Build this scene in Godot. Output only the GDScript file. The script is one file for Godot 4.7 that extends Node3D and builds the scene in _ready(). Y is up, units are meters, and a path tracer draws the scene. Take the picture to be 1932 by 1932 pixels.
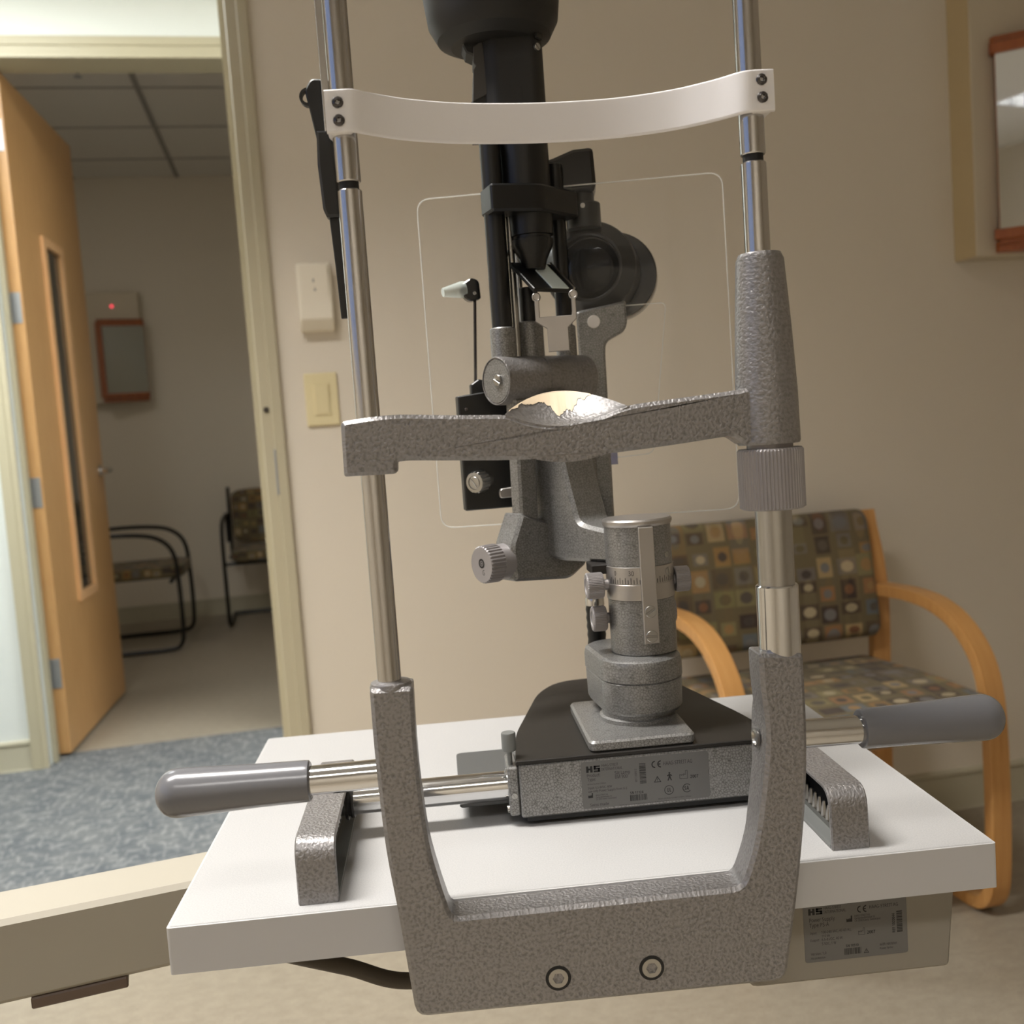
extends Node3D
# An eye-examination room: a slit lamp on a small white table, a corridor and a second room beyond the door.
# World axes follow the table (x along its front edge, z towards the patient). ROOM axes follow the walls:
# x along the back wall, y up, z out of that wall into the room.

const TT := 0.765          # height of the table top
var ROOM := Transform3D(Basis(Vector3.UP, deg_to_rad(7.5)), Vector3(1.18, 0, -1.86))
var orgs := {}
var taken := {}
var M := {}

func _ready() -> void:
	setup_view()
	setup_lights()
	make_materials()
	build_shell()
	build_corridor()
	build_far_room()
	build_wall_things()
	build_chair()
	build_table()
	build_headrest()
	build_slit_lamp()
	build_microscope()
	build_tonometer()
	build_shield()

# ------------------------------------------------------------------ camera, environment, light
func setup_view() -> void:
	var cam := Camera3D.new()
	cam.name = "camera"
	add_child(cam)
	cam.transform = Transform3D(Basis(Vector3(0.9946, -0.0707, 0.0766), Vector3(0.0765, 0.9942, -0.0753), Vector3(-0.0709, 0.0808, 0.9942)).orthonormalized(), Vector3(-0.0743, 1.0381, 0.5866))
	var lens := CameraAttributesPhysical.new()
	lens.frustum_focal_length = 24.025
	lens.exposure_aperture = 7.0
	lens.frustum_focus_distance = 0.66
	lens.frustum_near = 0.05
	lens.frustum_far = 100.0
	cam.attributes = lens
	cam.current = true
	var env := Environment.new()
	env.background_mode = Environment.BG_COLOR
	env.background_color = Color(0.68, 0.78, 1.0)
	env.tonemap_mode = Environment.TONE_MAPPER_LINEAR
	env.tonemap_exposure = 1.0
	env.sdfgi_enabled = true
	env.ssao_enabled = true
	env.ssil_enabled = true
	var we := WorldEnvironment.new()
	we.name = "environment"
	we.environment = env
	add_child(we)

const CEIL := 2.72
# ceiling troffers of the room: centre in ROOM axes (x, z)
const TROFFERS := [Vector2(-2.3, 1.4), Vector2(-1.85, 3.45)]

func setup_lights() -> void:
	# two long lamps in each deep louvred troffer
	for c in TROFFERS:
		for k in [-1, 1]:
			area("troffer_lamp", ROOM * Vector3(c.x, CEIL + 0.098, c.y + 0.085 * k), Vector2(1.18, 0.075), 6.6 if c.y < 2.0 else 4.2, Color(1.0, 0.985, 0.965))
	# the corridor's two lamps
	for x in [-2.85, -0.3]:
		area("corridor_lamp", ROOM * Vector3(x, 2.585, -0.46), Vector2(1.1, 0.5), 5.2, Color(0.97, 0.99, 1.0))
	# added fill light, out of view, brightening the room across the corridor
	area("added_far_fill", ROOM * Vector3(-3.03, CEIL - 0.02, -2.22), Vector2(0.5, 0.5), 0.6, Color(1.0, 0.97, 0.93))

func area(called: String, at: Vector3, size: Vector2, energy: float, col: Color) -> void:
	var l := AreaLight3D.new()
	l.name = called
	l.area_size = size
	l.area_normalize_energy = true
	l.light_energy = energy
	l.light_color = col
	l.shadow_enabled = true
	l.area_range = 12.0
	add_child(l, true)
	l.transform = Transform3D(ROOM.basis * Basis(Vector3.RIGHT, -PI / 2), at)

# ------------------------------------------------------------------ mesh tools
class MB:
	var v := PackedVector3Array()
	func tri(a: Vector3, b: Vector3, c: Vector3) -> void:
		v.push_back(a); v.push_back(b); v.push_back(c)
	func quad(a: Vector3, b: Vector3, c: Vector3, d: Vector3) -> void:
		tri(a, b, c); tri(a, c, d)
	func otri(a: Vector3, b: Vector3, c: Vector3, inside: Vector3) -> void:
		if (b - a).cross(c - a).dot((a + b + c) / 3.0 - inside) < 0.0: tri(a, c, b)
		else: tri(a, b, c)
	func oquad(a: Vector3, b: Vector3, c: Vector3, d: Vector3, inside: Vector3) -> void:
		otri(a, b, c, inside); otri(a, c, d, inside)

func to_mesh(mb: MB, org: Vector3, crease := 35.0) -> ArrayMesh:
	var n := mb.v.size() / 3
	var fn := PackedVector3Array()
	var fu := PackedVector3Array()
	var at := {}
	var keys: Array[Vector3i] = []
	keys.resize(n * 3)
	fn.resize(n); fu.resize(n)
	for i in n:
		var a := mb.v[i * 3]
		var cr := (mb.v[i * 3 + 1] - a).cross(mb.v[i * 3 + 2] - a)
		fn[i] = cr
		fu[i] = cr.normalized()
		for k in 3:
			var p := mb.v[i * 3 + k]
			var key := Vector3i(roundi(p.x * 20000.0), roundi(p.y * 20000.0), roundi(p.z * 20000.0))
			keys[i * 3 + k] = key
			if at.has(key): at[key].append(i)
			else: at[key] = [i]
	var cosc := cos(deg_to_rad(crease))
	var vs := PackedVector3Array()
	var ns := PackedVector3Array()
	for i in n:
		if fn[i].length_squared() < 1e-20: continue
		for k in [0, 2, 1]:
			var s := Vector3.ZERO
			for f in at[keys[i * 3 + k]]:
				if fu[f].dot(fu[i]) > cosc: s += fn[f]
			vs.push_back(mb.v[i * 3 + k] - org)
			ns.push_back(s.normalized() if s.length_squared() > 1e-24 else fu[i])
	var arr := []
	arr.resize(Mesh.ARRAY_MAX)
	arr[Mesh.ARRAY_VERTEX] = vs
	arr[Mesh.ARRAY_NORMAL] = ns
	arr[Mesh.ARRAY_INDEX] = PackedInt32Array(range(vs.size()))
	var m := ArrayMesh.new()
	m.add_surface_from_arrays(Mesh.PRIMITIVE_TRIANGLES, arr)
	return m

func numbered(called: String) -> String:
	if not taken.has(called):
		taken[called] = 0
		return called
	taken[called] += 1
	return "%s_%03d" % [called, taken[called]]

func thing(called: String, label: String, category: String, org: Vector3, in_room := false, group := "") -> Node3D:
	var o := Node3D.new()
	o.name = numbered(called)
	add_child(o)
	o.transform = (ROOM if in_room else Transform3D()) * Transform3D(Basis(), org)
	orgs[o] = org
	tag(o, label, category, group)
	return o

func tag(o: Node, label: String, category: String, group := "") -> void:
	o.set_meta("label", label)
	o.set_meta("category", category)
	if group: o.set_meta("group", group)

func part(called: String, mb: MB, m: Material, parent: Node3D, crease := 35.0, label := "") -> MeshInstance3D:
	var o := MeshInstance3D.new()
	o.name = called
	o.mesh = to_mesh(mb, orgs[parent], crease)
	o.material_override = m
	parent.add_child(o, true)
	orgs[o] = orgs[parent]
	if label: o.set_meta("label", label)
	return o

func struct(called: String, mb: MB, m: Material, in_room := true, label := "") -> MeshInstance3D:
	var o := MeshInstance3D.new()
	o.name = numbered(called)
	o.mesh = to_mesh(mb, Vector3.ZERO)
	o.material_override = m
	add_child(o)
	if in_room: o.transform = ROOM
	orgs[o] = Vector3.ZERO
	o.set_meta("kind", "structure")
	if label: o.set_meta("label", label)
	return o

func box(mb: MB, c: Vector3, s: Vector3, bev := 0.001, T := Transform3D()) -> void:
	var h := s / 2.0
	var b: float = minf(bev, minf(h.x, minf(h.y, h.z)) * 0.98)
	var cen := T * c
	var P := func(sx: int, sy: int, sz: int, ax: int) -> Vector3:
		var i := h - Vector3(b, b, b)
		i[ax] = h[ax]
		return T * (c + Vector3(i.x * sx, i.y * sy, i.z * sz))
	for sg in [-1, 1]:
		mb.oquad(P.call(sg, -1, -1, 0), P.call(sg, 1, -1, 0), P.call(sg, 1, 1, 0), P.call(sg, -1, 1, 0), cen)
		mb.oquad(P.call(-1, sg, -1, 1), P.call(1, sg, -1, 1), P.call(1, sg, 1, 1), P.call(-1, sg, 1, 1), cen)
		mb.oquad(P.call(-1, -1, sg, 2), P.call(1, -1, sg, 2), P.call(1, 1, sg, 2), P.call(-1, 1, sg, 2), cen)
	if b <= 0.0: return
	for p in [-1, 1]:
		for q in [-1, 1]:
			mb.oquad(P.call(p, q, -1, 0), P.call(p, q, 1, 0), P.call(p, q, 1, 1), P.call(p, q, -1, 1), cen)
			mb.oquad(P.call(p, -1, q, 0), P.call(p, 1, q, 0), P.call(p, 1, q, 2), P.call(p, -1, q, 2), cen)
			mb.oquad(P.call(-1, p, q, 1), P.call(1, p, q, 1), P.call(1, p, q, 2), P.call(-1, p, q, 2), cen)
			for r in [-1, 1]:
				mb.otri(P.call(p, q, r, 0), P.call(p, q, r, 1), P.call(p, q, r, 2), cen)

func bx(mb: MB, x0: float, x1: float, y0: float, y1: float, z0: float, z1: float, bev := 0.001) -> void:
	box(mb, Vector3(x0 + x1, y0 + y1, z0 + z1) / 2.0, Vector3(absf(x1 - x0), absf(y1 - y0), absf(z1 - z0)), bev)

# a transform whose y axis runs along dir
func ax(at: Vector3, dir: Vector3, hint := Vector3.FORWARD) -> Transform3D:
	var y := dir.normalized()
	var h := hint if absf(hint.normalized().dot(y)) < 0.95 else Vector3.RIGHT
	var x := y.cross(h).normalized()
	return Transform3D(Basis(x, y, x.cross(y)), at)

# prof: Vector2(r, y), or Vector3(r, y, 1) where the ring is ribbed
func lathe(mb: MB, prof: Array, seg: int, T: Transform3D, rib := 0.0) -> void:
	var rings := []
	for p in prof:
		var ring := PackedVector3Array()
		for j in seg:
			var a := TAU * j / seg
			var r: float = p.x
			if rib > 0.0 and p is Vector3 and p.z > 0.5 and j % 4 < 2: r -= rib
			ring.push_back(T * Vector3(r * cos(a), p.y, -r * sin(a)))
		rings.append(ring)
	for i in rings.size() - 1:
		for j in seg:
			var k := (j + 1) % seg
			if prof[i].x > 1e-6: mb.tri(rings[i][j], rings[i][k], rings[i + 1][k])
			if prof[i + 1].x > 1e-6: mb.tri(rings[i][j], rings[i + 1][k], rings[i + 1][j])

func cyl(mb: MB, a: Vector3, b: Vector3, r: float, bev := 0.0005, seg := 32) -> void:
	var L := a.distance_to(b)
	lathe(mb, [Vector2(0, 0), Vector2(r - bev, 0), Vector2(r, bev), Vector2(r, L - bev), Vector2(r - bev, L), Vector2(0, L)], seg, ax(a, b - a))

func inset(poly: PackedVector2Array, d: float) -> PackedVector2Array:
	var n := poly.size()
	var out := PackedVector2Array()
	for i in n:
		var e0 := (poly[i] - poly[(i - 1 + n) % n]).normalized()
		var e1 := (poly[(i + 1) % n] - poly[i]).normalized()
		var m := (Vector2(-e0.y, e0.x) + Vector2(-e1.y, e1.x))
		var q := m.normalized()
		out.push_back(poly[i] + q * d / maxf(0.4, q.dot(Vector2(-e0.y, e0.x))))
	return out

func prism(mb: MB, given: PackedVector2Array, z0: float, z1: float, bev: float, T := Transform3D()) -> void:
	var poly := PackedVector2Array()
	for q in given:
		if poly.is_empty() or poly[poly.size() - 1].distance_to(q) > 2e-5: poly.push_back(q)
	if poly[0].distance_to(poly[poly.size() - 1]) < 2e-5: poly.remove_at(poly.size() - 1)
	if Geometry2D.is_polygon_clockwise(poly): poly.reverse()
	var n := poly.size()
	var ins := inset(poly, bev) if bev > 0.0 else poly
	if bev > 0.0:
		for pass_ in 6:
			for i in n:
				var j := (i + 1) % n
				if (ins[j] - ins[i]).dot(poly[j] - poly[i]) < 0.0:
					var mid := (ins[i] + ins[j]) / 2.0
					ins[i] = mid
					ins[j] = mid
	var rings := [[ins, z0], [poly, z0 + bev], [poly, z1 - bev], [ins, z1]]
	for k in 3:
		for i in n:
			var j := (i + 1) % n
			var A: PackedVector2Array = rings[k][0]
			var B: PackedVector2Array = rings[k + 1][0]
			mb.quad(T * Vector3(A[i].x, A[i].y, rings[k][1]), T * Vector3(A[j].x, A[j].y, rings[k][1]), T * Vector3(B[j].x, B[j].y, rings[k + 1][1]), T * Vector3(B[i].x, B[i].y, rings[k + 1][1]))
	# flat ends: cut the inset outline itself; where that fails, follow the cuts of the full outline
	var cap := PackedVector2Array()
	var big := PackedVector2Array()
	for q in ins:
		if cap.is_empty() or cap[cap.size() - 1].distance_to(q) > 1e-5: cap.push_back(q)
	if cap.size() > 3 and cap[0].distance_to(cap[cap.size() - 1]) < 1e-5: cap.remove_at(cap.size() - 1)
	for q in cap: big.push_back(q * 1000.0)
	var idx := Geometry2D.triangulate_polygon(big)
	if idx.is_empty():
		cap = ins
		big = PackedVector2Array()
		for q in poly: big.push_back(q * 1000.0)
		idx = Geometry2D.triangulate_polygon(big)
	for t in range(0, idx.size(), 3):
		var a := cap[idx[t]]
		var b := cap[idx[t + 1]]
		var c := cap[idx[t + 2]]
		if (b - a).cross(c - a) < 0.0:
			var w := b
			b = c
			c = w
		# a hair outside the bevel, so that the flat ends keep normals of their own
		var e := 0.00006 if bev > 0.0 else 0.0
		mb.tri(T * Vector3(a.x, a.y, z1 + e), T * Vector3(b.x, b.y, z1 + e), T * Vector3(c.x, c.y, z1 + e))
		mb.tri(T * Vector3(a.x, a.y, z0 - e), T * Vector3(c.x, c.y, z0 - e), T * Vector3(b.x, b.y, z0 - e))

# polygon with corners rounded; each entry Vector2, or Vector3(x, y, radius)
func rpoly(pts: Array, r: float, seg := 5) -> PackedVector2Array:
	var out := PackedVector2Array()
	var n := pts.size()
	for i in n:
		var p := Vector2(pts[i].x, pts[i].y)
		var a := Vector2(pts[(i - 1 + n) % n].x, pts[(i - 1 + n) % n].y) - p
		var b := Vector2(pts[(i + 1) % n].x, pts[(i + 1) % n].y) - p
		var rr: float = pts[i].z if pts[i] is Vector3 else r
		rr = minf(rr, minf(a.length(), b.length()) * 0.49)
		if rr < 1e-6:
			out.push_back(p)
			continue
		var s := p + a.normalized() * rr
		var e := p + b.normalized() * rr
		for k in seg + 1:
			var t := float(k) / seg
			out.push_back(s.lerp(p, t).lerp(p.lerp(e, t), t))
	return out

func rrect(w: float, h: float, r: float, seg := 4) -> PackedVector2Array:
	return rpoly([Vector2(-w / 2, -h / 2), Vector2(w / 2, -h / 2), Vector2(w / 2, h / 2), Vector2(-w / 2, h / 2)], r, seg)

func circle(c: Vector2, r: float, seg := 24) -> PackedVector2Array:
	var out := PackedVector2Array()
	for i in seg: out.push_back(c + Vector2(cos(TAU * i / seg), sin(TAU * i / seg)) * r)
	return out

# plate with a hole: both outlines have the same number of points
func frame_prism(mb: MB, outer: PackedVector2Array, inner: PackedVector2Array, z0: float, z1: float, T := Transform3D()) -> void:
	var n := outer.size()
	for i in n:
		var j := (i + 1) % n
		var o0 := outer[i]
		var o1 := outer[j]
		var i0 := inner[i]
		var i1 := inner[j]
		var f := func(p: Vector2, z: float) -> Vector3: return T * Vector3(p.x, p.y, z)
		mb.quad(f.call(o0, z1), f.call(o1, z1), f.call(i1, z1), f.call(i0, z1))
		mb.quad(f.call(o1, z0), f.call(o0, z0), f.call(i0, z0), f.call(i1, z0))
		mb.quad(f.call(o0, z0), f.call(o1, z0), f.call(o1, z1), f.call(o0, z1))
		mb.quad(f.call(i1, z0), f.call(i0, z0), f.call(i0, z1), f.call(i1, z1))

func smooth_path(pts: Array, steps := 6) -> Array:
	var out := []
	var n := pts.size()
	for i in n - 1:
		var p0: Vector3 = pts[maxi(i - 1, 0)]
		var p1: Vector3 = pts[i]
		var p2: Vector3 = pts[i + 1]
		var p3: Vector3 = pts[mini(i + 2, n - 1)]
		for k in steps:
			out.append(p1.cubic_interpolate(p2, p0, p3, float(k) / steps))
	out.append(pts[n - 1])
	return out

func tube(mb: MB, pts: Array, r: float, seg := 12, closed := false) -> void:
	var n := pts.size()
	var prev := Vector3.ZERO
	var rings := []
	for i in n:
		var t: Vector3 = (pts[mini(i + 1, n - 1)] - pts[maxi(i - 1, 0)]).normalized()
		var u := prev - t * prev.dot(t)
		if u.length() < 1e-4:
			u = t.cross(Vector3.UP) if absf(t.y) < 0.9 else t.cross(Vector3.RIGHT)
		u = u.normalized()
		prev = u
		var w := t.cross(u)
		var ring := PackedVector3Array()
		for j in seg:
			var a := TAU * j / seg
			ring.push_back(pts[i] + (u * cos(a) + w * sin(a)) * r)
		rings.append(ring)
	for i in n - 1:
		for j in seg:
			var k := (j + 1) % seg
			mb.quad(rings[i][j], rings[i][k], rings[i + 1][k], rings[i + 1][j])
	for j in seg:
		var k := (j + 1) % seg
		mb.tri(pts[0], rings[0][k], rings[0][j])
		mb.tri(pts[n - 1], rings[n - 1][j], rings[n - 1][k])

# sweep a section (x along side, y along the in-plane normal) along a path that lies in a plane with normal side
func sweep(mb: MB, pts: Array, side: Vector3, sec: PackedVector2Array) -> void:
	var n := pts.size()
	var rings := []
	for i in n:
		var t: Vector3 = (pts[mini(i + 1, n - 1)] - pts[maxi(i - 1, 0)]).normalized()
		var w := side.cross(t).normalized()
		var ring := PackedVector3Array()
		for q in sec: ring.push_back(pts[i] + side * q.x + w * q.y)
		rings.append(ring)
	loft(mb, rings, pts)

func loft(mb: MB, rings: Array, centers: Array, caps := true) -> void:
	var n := rings.size()
	var m: int = rings[0].size()
	for i in n - 1:
		var c: Vector3 = (centers[i] + centers[i + 1]) / 2.0
		for j in m:
			var k := (j + 1) % m
			mb.oquad(rings[i][j], rings[i][k], rings[i + 1][k], rings[i + 1][j], c)
	if not caps: return
	for e in [0, n - 1]:
		var inner: Vector3 = centers[1] if e == 0 else centers[n - 2]
		for j in m: mb.otri(centers[e], rings[e][j], rings[e][(j + 1) % m], inner)

# head of a screw with one slot (cuts = 1) or a cross (cuts = 2); T.y points out of the head
func screw(T: Transform3D, r: float, h: float, parent: Node3D, m: Material, cuts := 1, turn := 0.0, called := "screw") -> void:
	var mb := MB.new()
	lathe(mb, [Vector2(0, -h * 0.4), Vector2(r, -h * 0.4), Vector2(r, h * 0.05), Vector2(0, h * 0.05)], 24, T)
	var g := r * (0.13 if cuts == 1 else 0.17)
	var lay := T * Transform3D(Basis(Vector3.UP, turn), Vector3.ZERO) * Transform3D(Basis(Vector3.RIGHT, -PI / 2), Vector3.ZERO)
	if cuts == 1:
		for s in [-1, 1]:
			var poly := PackedVector2Array()
			var a0 := asin(g / r)
			for k in 13:
				var a: float = lerpf(a0, PI - a0, k / 12.0) * s
				poly.push_back(Vector2(cos(a), sin(a)) * r)
			prism(mb, poly, 0.0, h, r * 0.08, lay)
	else:
		for q in 4:
			var poly := PackedVector2Array()
			var a0 := asin(g / r)
			poly.push_back(Vector2(g, g).rotated(q * PI / 2))
			for k in 7:
				var a := lerpf(a0, PI / 2 - a0, k / 6.0) + q * PI / 2
				poly.push_back(Vector2(cos(a), sin(a)) * r)
			prism(mb, poly, h * 0.3, h, r * 0.12, lay)
		lathe(mb, [Vector2(r * 0.55, h * 0.35), Vector2(r * 0.97, h * 0.6), Vector2(r * 0.8, h * 1.25), Vector2(r * 0.5, h * 1.5), Vector2(r * 0.42, h * 1.45), Vector2(r * 0.42, h * 0.35)], 24, T)
	part(called, mb, m, parent)

# flat lettering, facing +z of T; at is the left end of the middle line
func letters(st: SurfaceTool, text: String, at: Vector2, cap: float, T: Transform3D, bold := false, turn := 0.0, mono := false, squeeze := 1.0) -> void:
	var f := SystemFont.new()
	f.font_names = PackedStringArray(["Droid Sans Mono" if mono else "Droid Sans"])
	if bold: f.font_weight = 700
	var tm := TextMesh.new()
	tm.font = f
	tm.text = text
	tm.font_size = 32
	tm.pixel_size = 0.01
	tm.depth = 0.01
	tm.curve_step = 2.0
	tm.horizontal_alignment = HORIZONTAL_ALIGNMENT_LEFT
	tm.vertical_alignment = VERTICAL_ALIGNMENT_CENTER
	var X := T * Transform3D(Basis(Vector3.BACK, turn), Vector3(at.x, at.y, 0)) * Transform3D(Basis().scaled(Vector3(squeeze * 0.84 * cap / 0.228, cap / 0.228, 0.003)), Vector3.ZERO)
	st.append_from(tm, 0, X)

func strokes(st: SurfaceTool, rects: Array, T: Transform3D) -> void:
	for r in rects:
		var b := BoxMesh.new()
		b.size = Vector3(r[2], r[3], 0.00004)
		st.append_from(b, 0, T * Transform3D(Basis(Vector3.BACK, r[4] if r.size() > 4 else 0.0), Vector3(r[0], r[1], 0)))

func flat(st: SurfaceTool, poly: PackedVector2Array, T: Transform3D) -> void:
	var mb := MB.new()
	prism(mb, poly, -0.00002, 0.00002, 0.0, T)
	st.append_from(to_mesh(mb, Vector3.ZERO), 0, Transform3D())

func print_part(called: String, st: SurfaceTool, m: Material, parent: Node3D) -> void:
	var o := MeshInstance3D.new()
	o.name = called
	o.mesh = st.commit()
	o.material_override = m
	parent.add_child(o, true)
	o.position = -orgs[parent]
	orgs[o] = orgs[parent]

# ------------------------------------------------------------------ materials
func rgb(r: int, g: int, b: int) -> Color:
	return Color8(r, g, b)

func mat(called: String, col: Color, rough: float, metal := 0.0, spec := 0.5) -> StandardMaterial3D:
	var m := StandardMaterial3D.new()
	m.resource_name = called
	m.albedo_color = col
	m.roughness = rough
	m.metallic = metal
	m.metallic_specular = spec
	M[called] = m
	return m

func noise(seed_: int, freq: float, kind := FastNoiseLite.TYPE_SIMPLEX_SMOOTH, octaves := 3) -> FastNoiseLite:
	var f := FastNoiseLite.new()
	f.seed = seed_
	f.frequency = freq
	f.noise_type = kind
	f.fractal_octaves = octaves
	if octaves == 1: f.fractal_type = FastNoiseLite.FRACTAL_NONE
	return f

func ramp(stops: Array) -> Gradient:
	var g := Gradient.new()
	var offs := PackedFloat32Array()
	var cols := PackedColorArray()
	for s in stops:
		offs.push_back(s[0])
		cols.push_back(s[1])
	g.offsets = offs
	g.colors = cols
	return g

func noise_tex(f: FastNoiseLite, size: int, g: Gradient = null, normal := false, bump := 4.0) -> NoiseTexture2D:
	var t := NoiseTexture2D.new()
	t.width = size
	t.height = size
	t.seamless = true
	t.seamless_blend_skirt = 0.15
	t.noise = f
	if g: t.color_ramp = g
	t.as_normal_map = normal
	t.bump_strength = bump
	return t

func tri(m: StandardMaterial3D, scale: float) -> void:
	m.uv1_triplanar = true
	m.uv1_scale = Vector3.ONE * scale

func make_materials() -> void:
	# hammer-finish enamel: metallic grey lacquer with small wandering creases
	var hf := noise(11, 0.055, FastNoiseLite.TYPE_SIMPLEX_SMOOTH, 2)
	hf.domain_warp_enabled = true
	hf.domain_warp_amplitude = 10.0
	hf.domain_warp_frequency = 0.05
	var m := mat("hammer_enamel", rgb(150, 147, 146), 0.44, 0.5)
	m.albedo_texture = noise_tex(hf, 512, ramp([[0.0, rgb(168, 167, 166)], [0.3, rgb(206, 205, 204)], [0.5, rgb(228, 228, 228)], [1.0, rgb(246, 246, 246)]]))
	m.normal_enabled = true
	m.normal_texture = noise_tex(hf, 512, null, true, 6.0)
	m.normal_scale = 0.7
	m.clearcoat_enabled = true
	m.clearcoat = 0.6
	m.clearcoat_roughness = 0.3
	tri(m, 13.0)
	# the same lacquer on the smaller castings, crazed into flat scales
	var hc := noise(12, 0.05, FastNoiseLite.TYPE_CELLULAR, 1)
	hc.cellular_return_type = FastNoiseLite.RETURN_DISTANCE2_SUB
	hc.domain_warp_enabled = true
	hc.domain_warp_amplitude = 18.0
	hc.domain_warp_frequency = 0.04
	m = mat("hammer_enamel_fine", rgb(152, 151, 149), 0.4, 0.5)
	m.albedo_texture = noise_tex(hc, 512, ramp([[0.0, rgb(134, 133, 131)], [0.06, rgb(172, 171, 169)], [0.16, rgb(216, 216, 215)], [0.4, rgb(232, 232, 232)], [1.0, rgb(246, 246, 246)]]))
	m.normal_enabled = true
	m.normal_texture = noise_tex(hc, 512, ramp([[0.0, Color(0, 0, 0)], [0.3, Color(0.7, 0.7, 0.7)], [1.0, Color(1, 1, 1)]]), true, 2.0)
	m.normal_scale = 0.12
	m.clearcoat_enabled = true
	m.clearcoat = 0.6
	m.clearcoat_roughness = 0.45
	tri(m, 20.0)
	mat("smooth_grey_enamel", rgb(118, 120, 118), 0.42, 0.2)
	mat("dark_sheet_metal", rgb(39, 36, 33), 0.5, 0.35)
	mat("slide_plate_grey", rgb(92, 93, 92), 0.5, 0.3)
	mat("black_interior", rgb(20, 20, 20), 0.7)
	mat("black_satin", rgb(13, 13, 13), 0.38)
	mat("black_housing", rgb(26, 25, 23), 0.55)
	mat("black_gloss", rgb(8, 8, 9), 0.16)
	mat("objective_ring", rgb(22, 21, 22), 0.3, 0.0)
	mat("lens_glass", rgb(2, 2, 3), 0.04, 0.0, 0.35)
	mat("chrome", rgb(206, 206, 206), 0.12, 1.0)
	mat("polished_steel", rgb(190, 188, 186), 0.2, 1.0)
	mat("brushed_aluminium", rgb(178, 174, 170), 0.38, 0.9)
	mat("satin_steel", rgb(172, 170, 166), 0.28, 1.0)
	mat("knob_grey", rgb(150, 146, 146), 0.42, 0.4)
	mat("dark_screw", rgb(95, 92, 92), 0.25, 1.0)
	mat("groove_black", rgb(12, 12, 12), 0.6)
	var wb := mat("white_band", rgb(248, 246, 246), 0.3)
	wb.backlight_enabled = true
	wb.backlight = Color(0.5, 0.5, 0.5)
	mat("grip_grey", rgb(104, 104, 107), 0.22)
	mat("worn_patch", rgb(228, 208, 178), 0.6)
	mat("label_silver", rgb(104, 103, 101), 0.45, 0.2)
	mat("print_black", rgb(14, 14, 14), 0.6)
	mat("print_grey", rgb(70, 70, 68), 0.6)
	mat("white_plastic", rgb(238, 234, 230), 0.4)
	m = mat("mirror", rgb(225, 228, 228), 0.02, 1.0)
	m = mat("pale_reflection_paint", rgb(222, 236, 238), 0.5, 0.15)  # dusty glass with a bluish-white reflection painted into its colour
	var pane := mat("shield_acrylic", Color(0.95, 0.97, 0.96, 0.018), 0.02)
	pane.transparency = BaseMaterial3D.TRANSPARENCY_ALPHA
	pane.metallic_specular = 0.3
	var edge := mat("edge_light_paint", Color(1.0, 1.0, 0.98, 0.6), 0.3)  # white tint stands in for light piped to the acrylic edge
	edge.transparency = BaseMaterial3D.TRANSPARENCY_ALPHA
	var blue := mat("blue_film", Color(0.25, 0.32, 0.62, 0.55), 0.1)
	blue.transparency = BaseMaterial3D.TRANSPARENCY_ALPHA
	var tip := mat("clear_prism", Color(0.86, 0.9, 0.88, 0.45), 0.08)
	tip.transparency = BaseMaterial3D.TRANSPARENCY_ALPHA
	var gl := mat("window_glass", Color(0.6, 0.62, 0.6, 0.2), 0.03)
	gl.transparency = BaseMaterial3D.TRANSPARENCY_ALPHA

	# white laminate with a fine pearl speckle
	m = mat("table_laminate", rgb(180, 179, 178), 0.38)
	m.albedo_texture = noise_tex(noise(5, 0.22, FastNoiseLite.TYPE_SIMPLEX, 1), 512, ramp([[0.0, rgb(240, 241, 242)], [0.6, rgb(250, 250, 250)], [1.0, rgb(255, 255, 255)]]))
	tri(m, 6.0)
	mat("table_edge", rgb(180, 179, 178), 0.45)
	mat("beige_enamel", rgb(158, 152, 138), 0.62)
	mat("beige_plastic", rgb(134, 128, 117), 0.5)
	mat("cable_dark", rgb(66, 58, 46), 0.6)
	mat("brown_enamel", rgb(92, 76, 64), 0.5)

	# painted walls: roller stipple
	var stip := noise_tex(noise(21, 0.12, FastNoiseLite.TYPE_SIMPLEX_SMOOTH, 2), 512, null, true, 2.0)
	for w in [["wall_cream", rgb(222, 213, 197)], ["wall_white", rgb(226, 230, 226)]]:
		m = mat(w[0], w[1], 0.62)
		m.normal_enabled = true
		m.normal_texture = stip
		m.normal_scale = 0.25
		tri(m, 4.0)
	mat("frame_paint", rgb(184, 176, 150), 0.4)
	mat("baseboard", rgb(186, 180, 158), 0.5)
	mat("ceiling_white", rgb(226, 224, 218), 0.8)
	mat("grid_white", rgb(150, 148, 144), 0.6)
	mat("cabinet_cream", rgb(205, 194, 172), 0.55)
	mat("cabinet_side", rgb(192, 172, 132), 0.5)
	mat("switch_ivory", rgb(226, 213, 170), 0.35)
	mat("rubber_dark", rgb(52, 46, 40), 0.6)
	mat("hinge_steel", rgb(168, 172, 178), 0.38, 0.7)
	mat("louver_metal", rgb(96, 96, 96), 0.4, 0.6)
	m = mat("lamp_glow", rgb(255, 246, 230), 0.6)
	m.emission_enabled = true
	m.emission = rgb(255, 244, 226)
	m.emission_energy_multiplier = 1.6
	m = mat("corridor_glow", rgb(240, 250, 255), 0.6)
	m.emission_enabled = true
	m.emission = rgb(236, 248, 255)
	m.emission_energy_multiplier = 2.0
	m = mat("red_led", rgb(255, 60, 80), 0.4)
	m.emission_enabled = true
	m.emission = rgb(255, 70, 90)
	m.emission_energy_multiplier = 1.5
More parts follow.
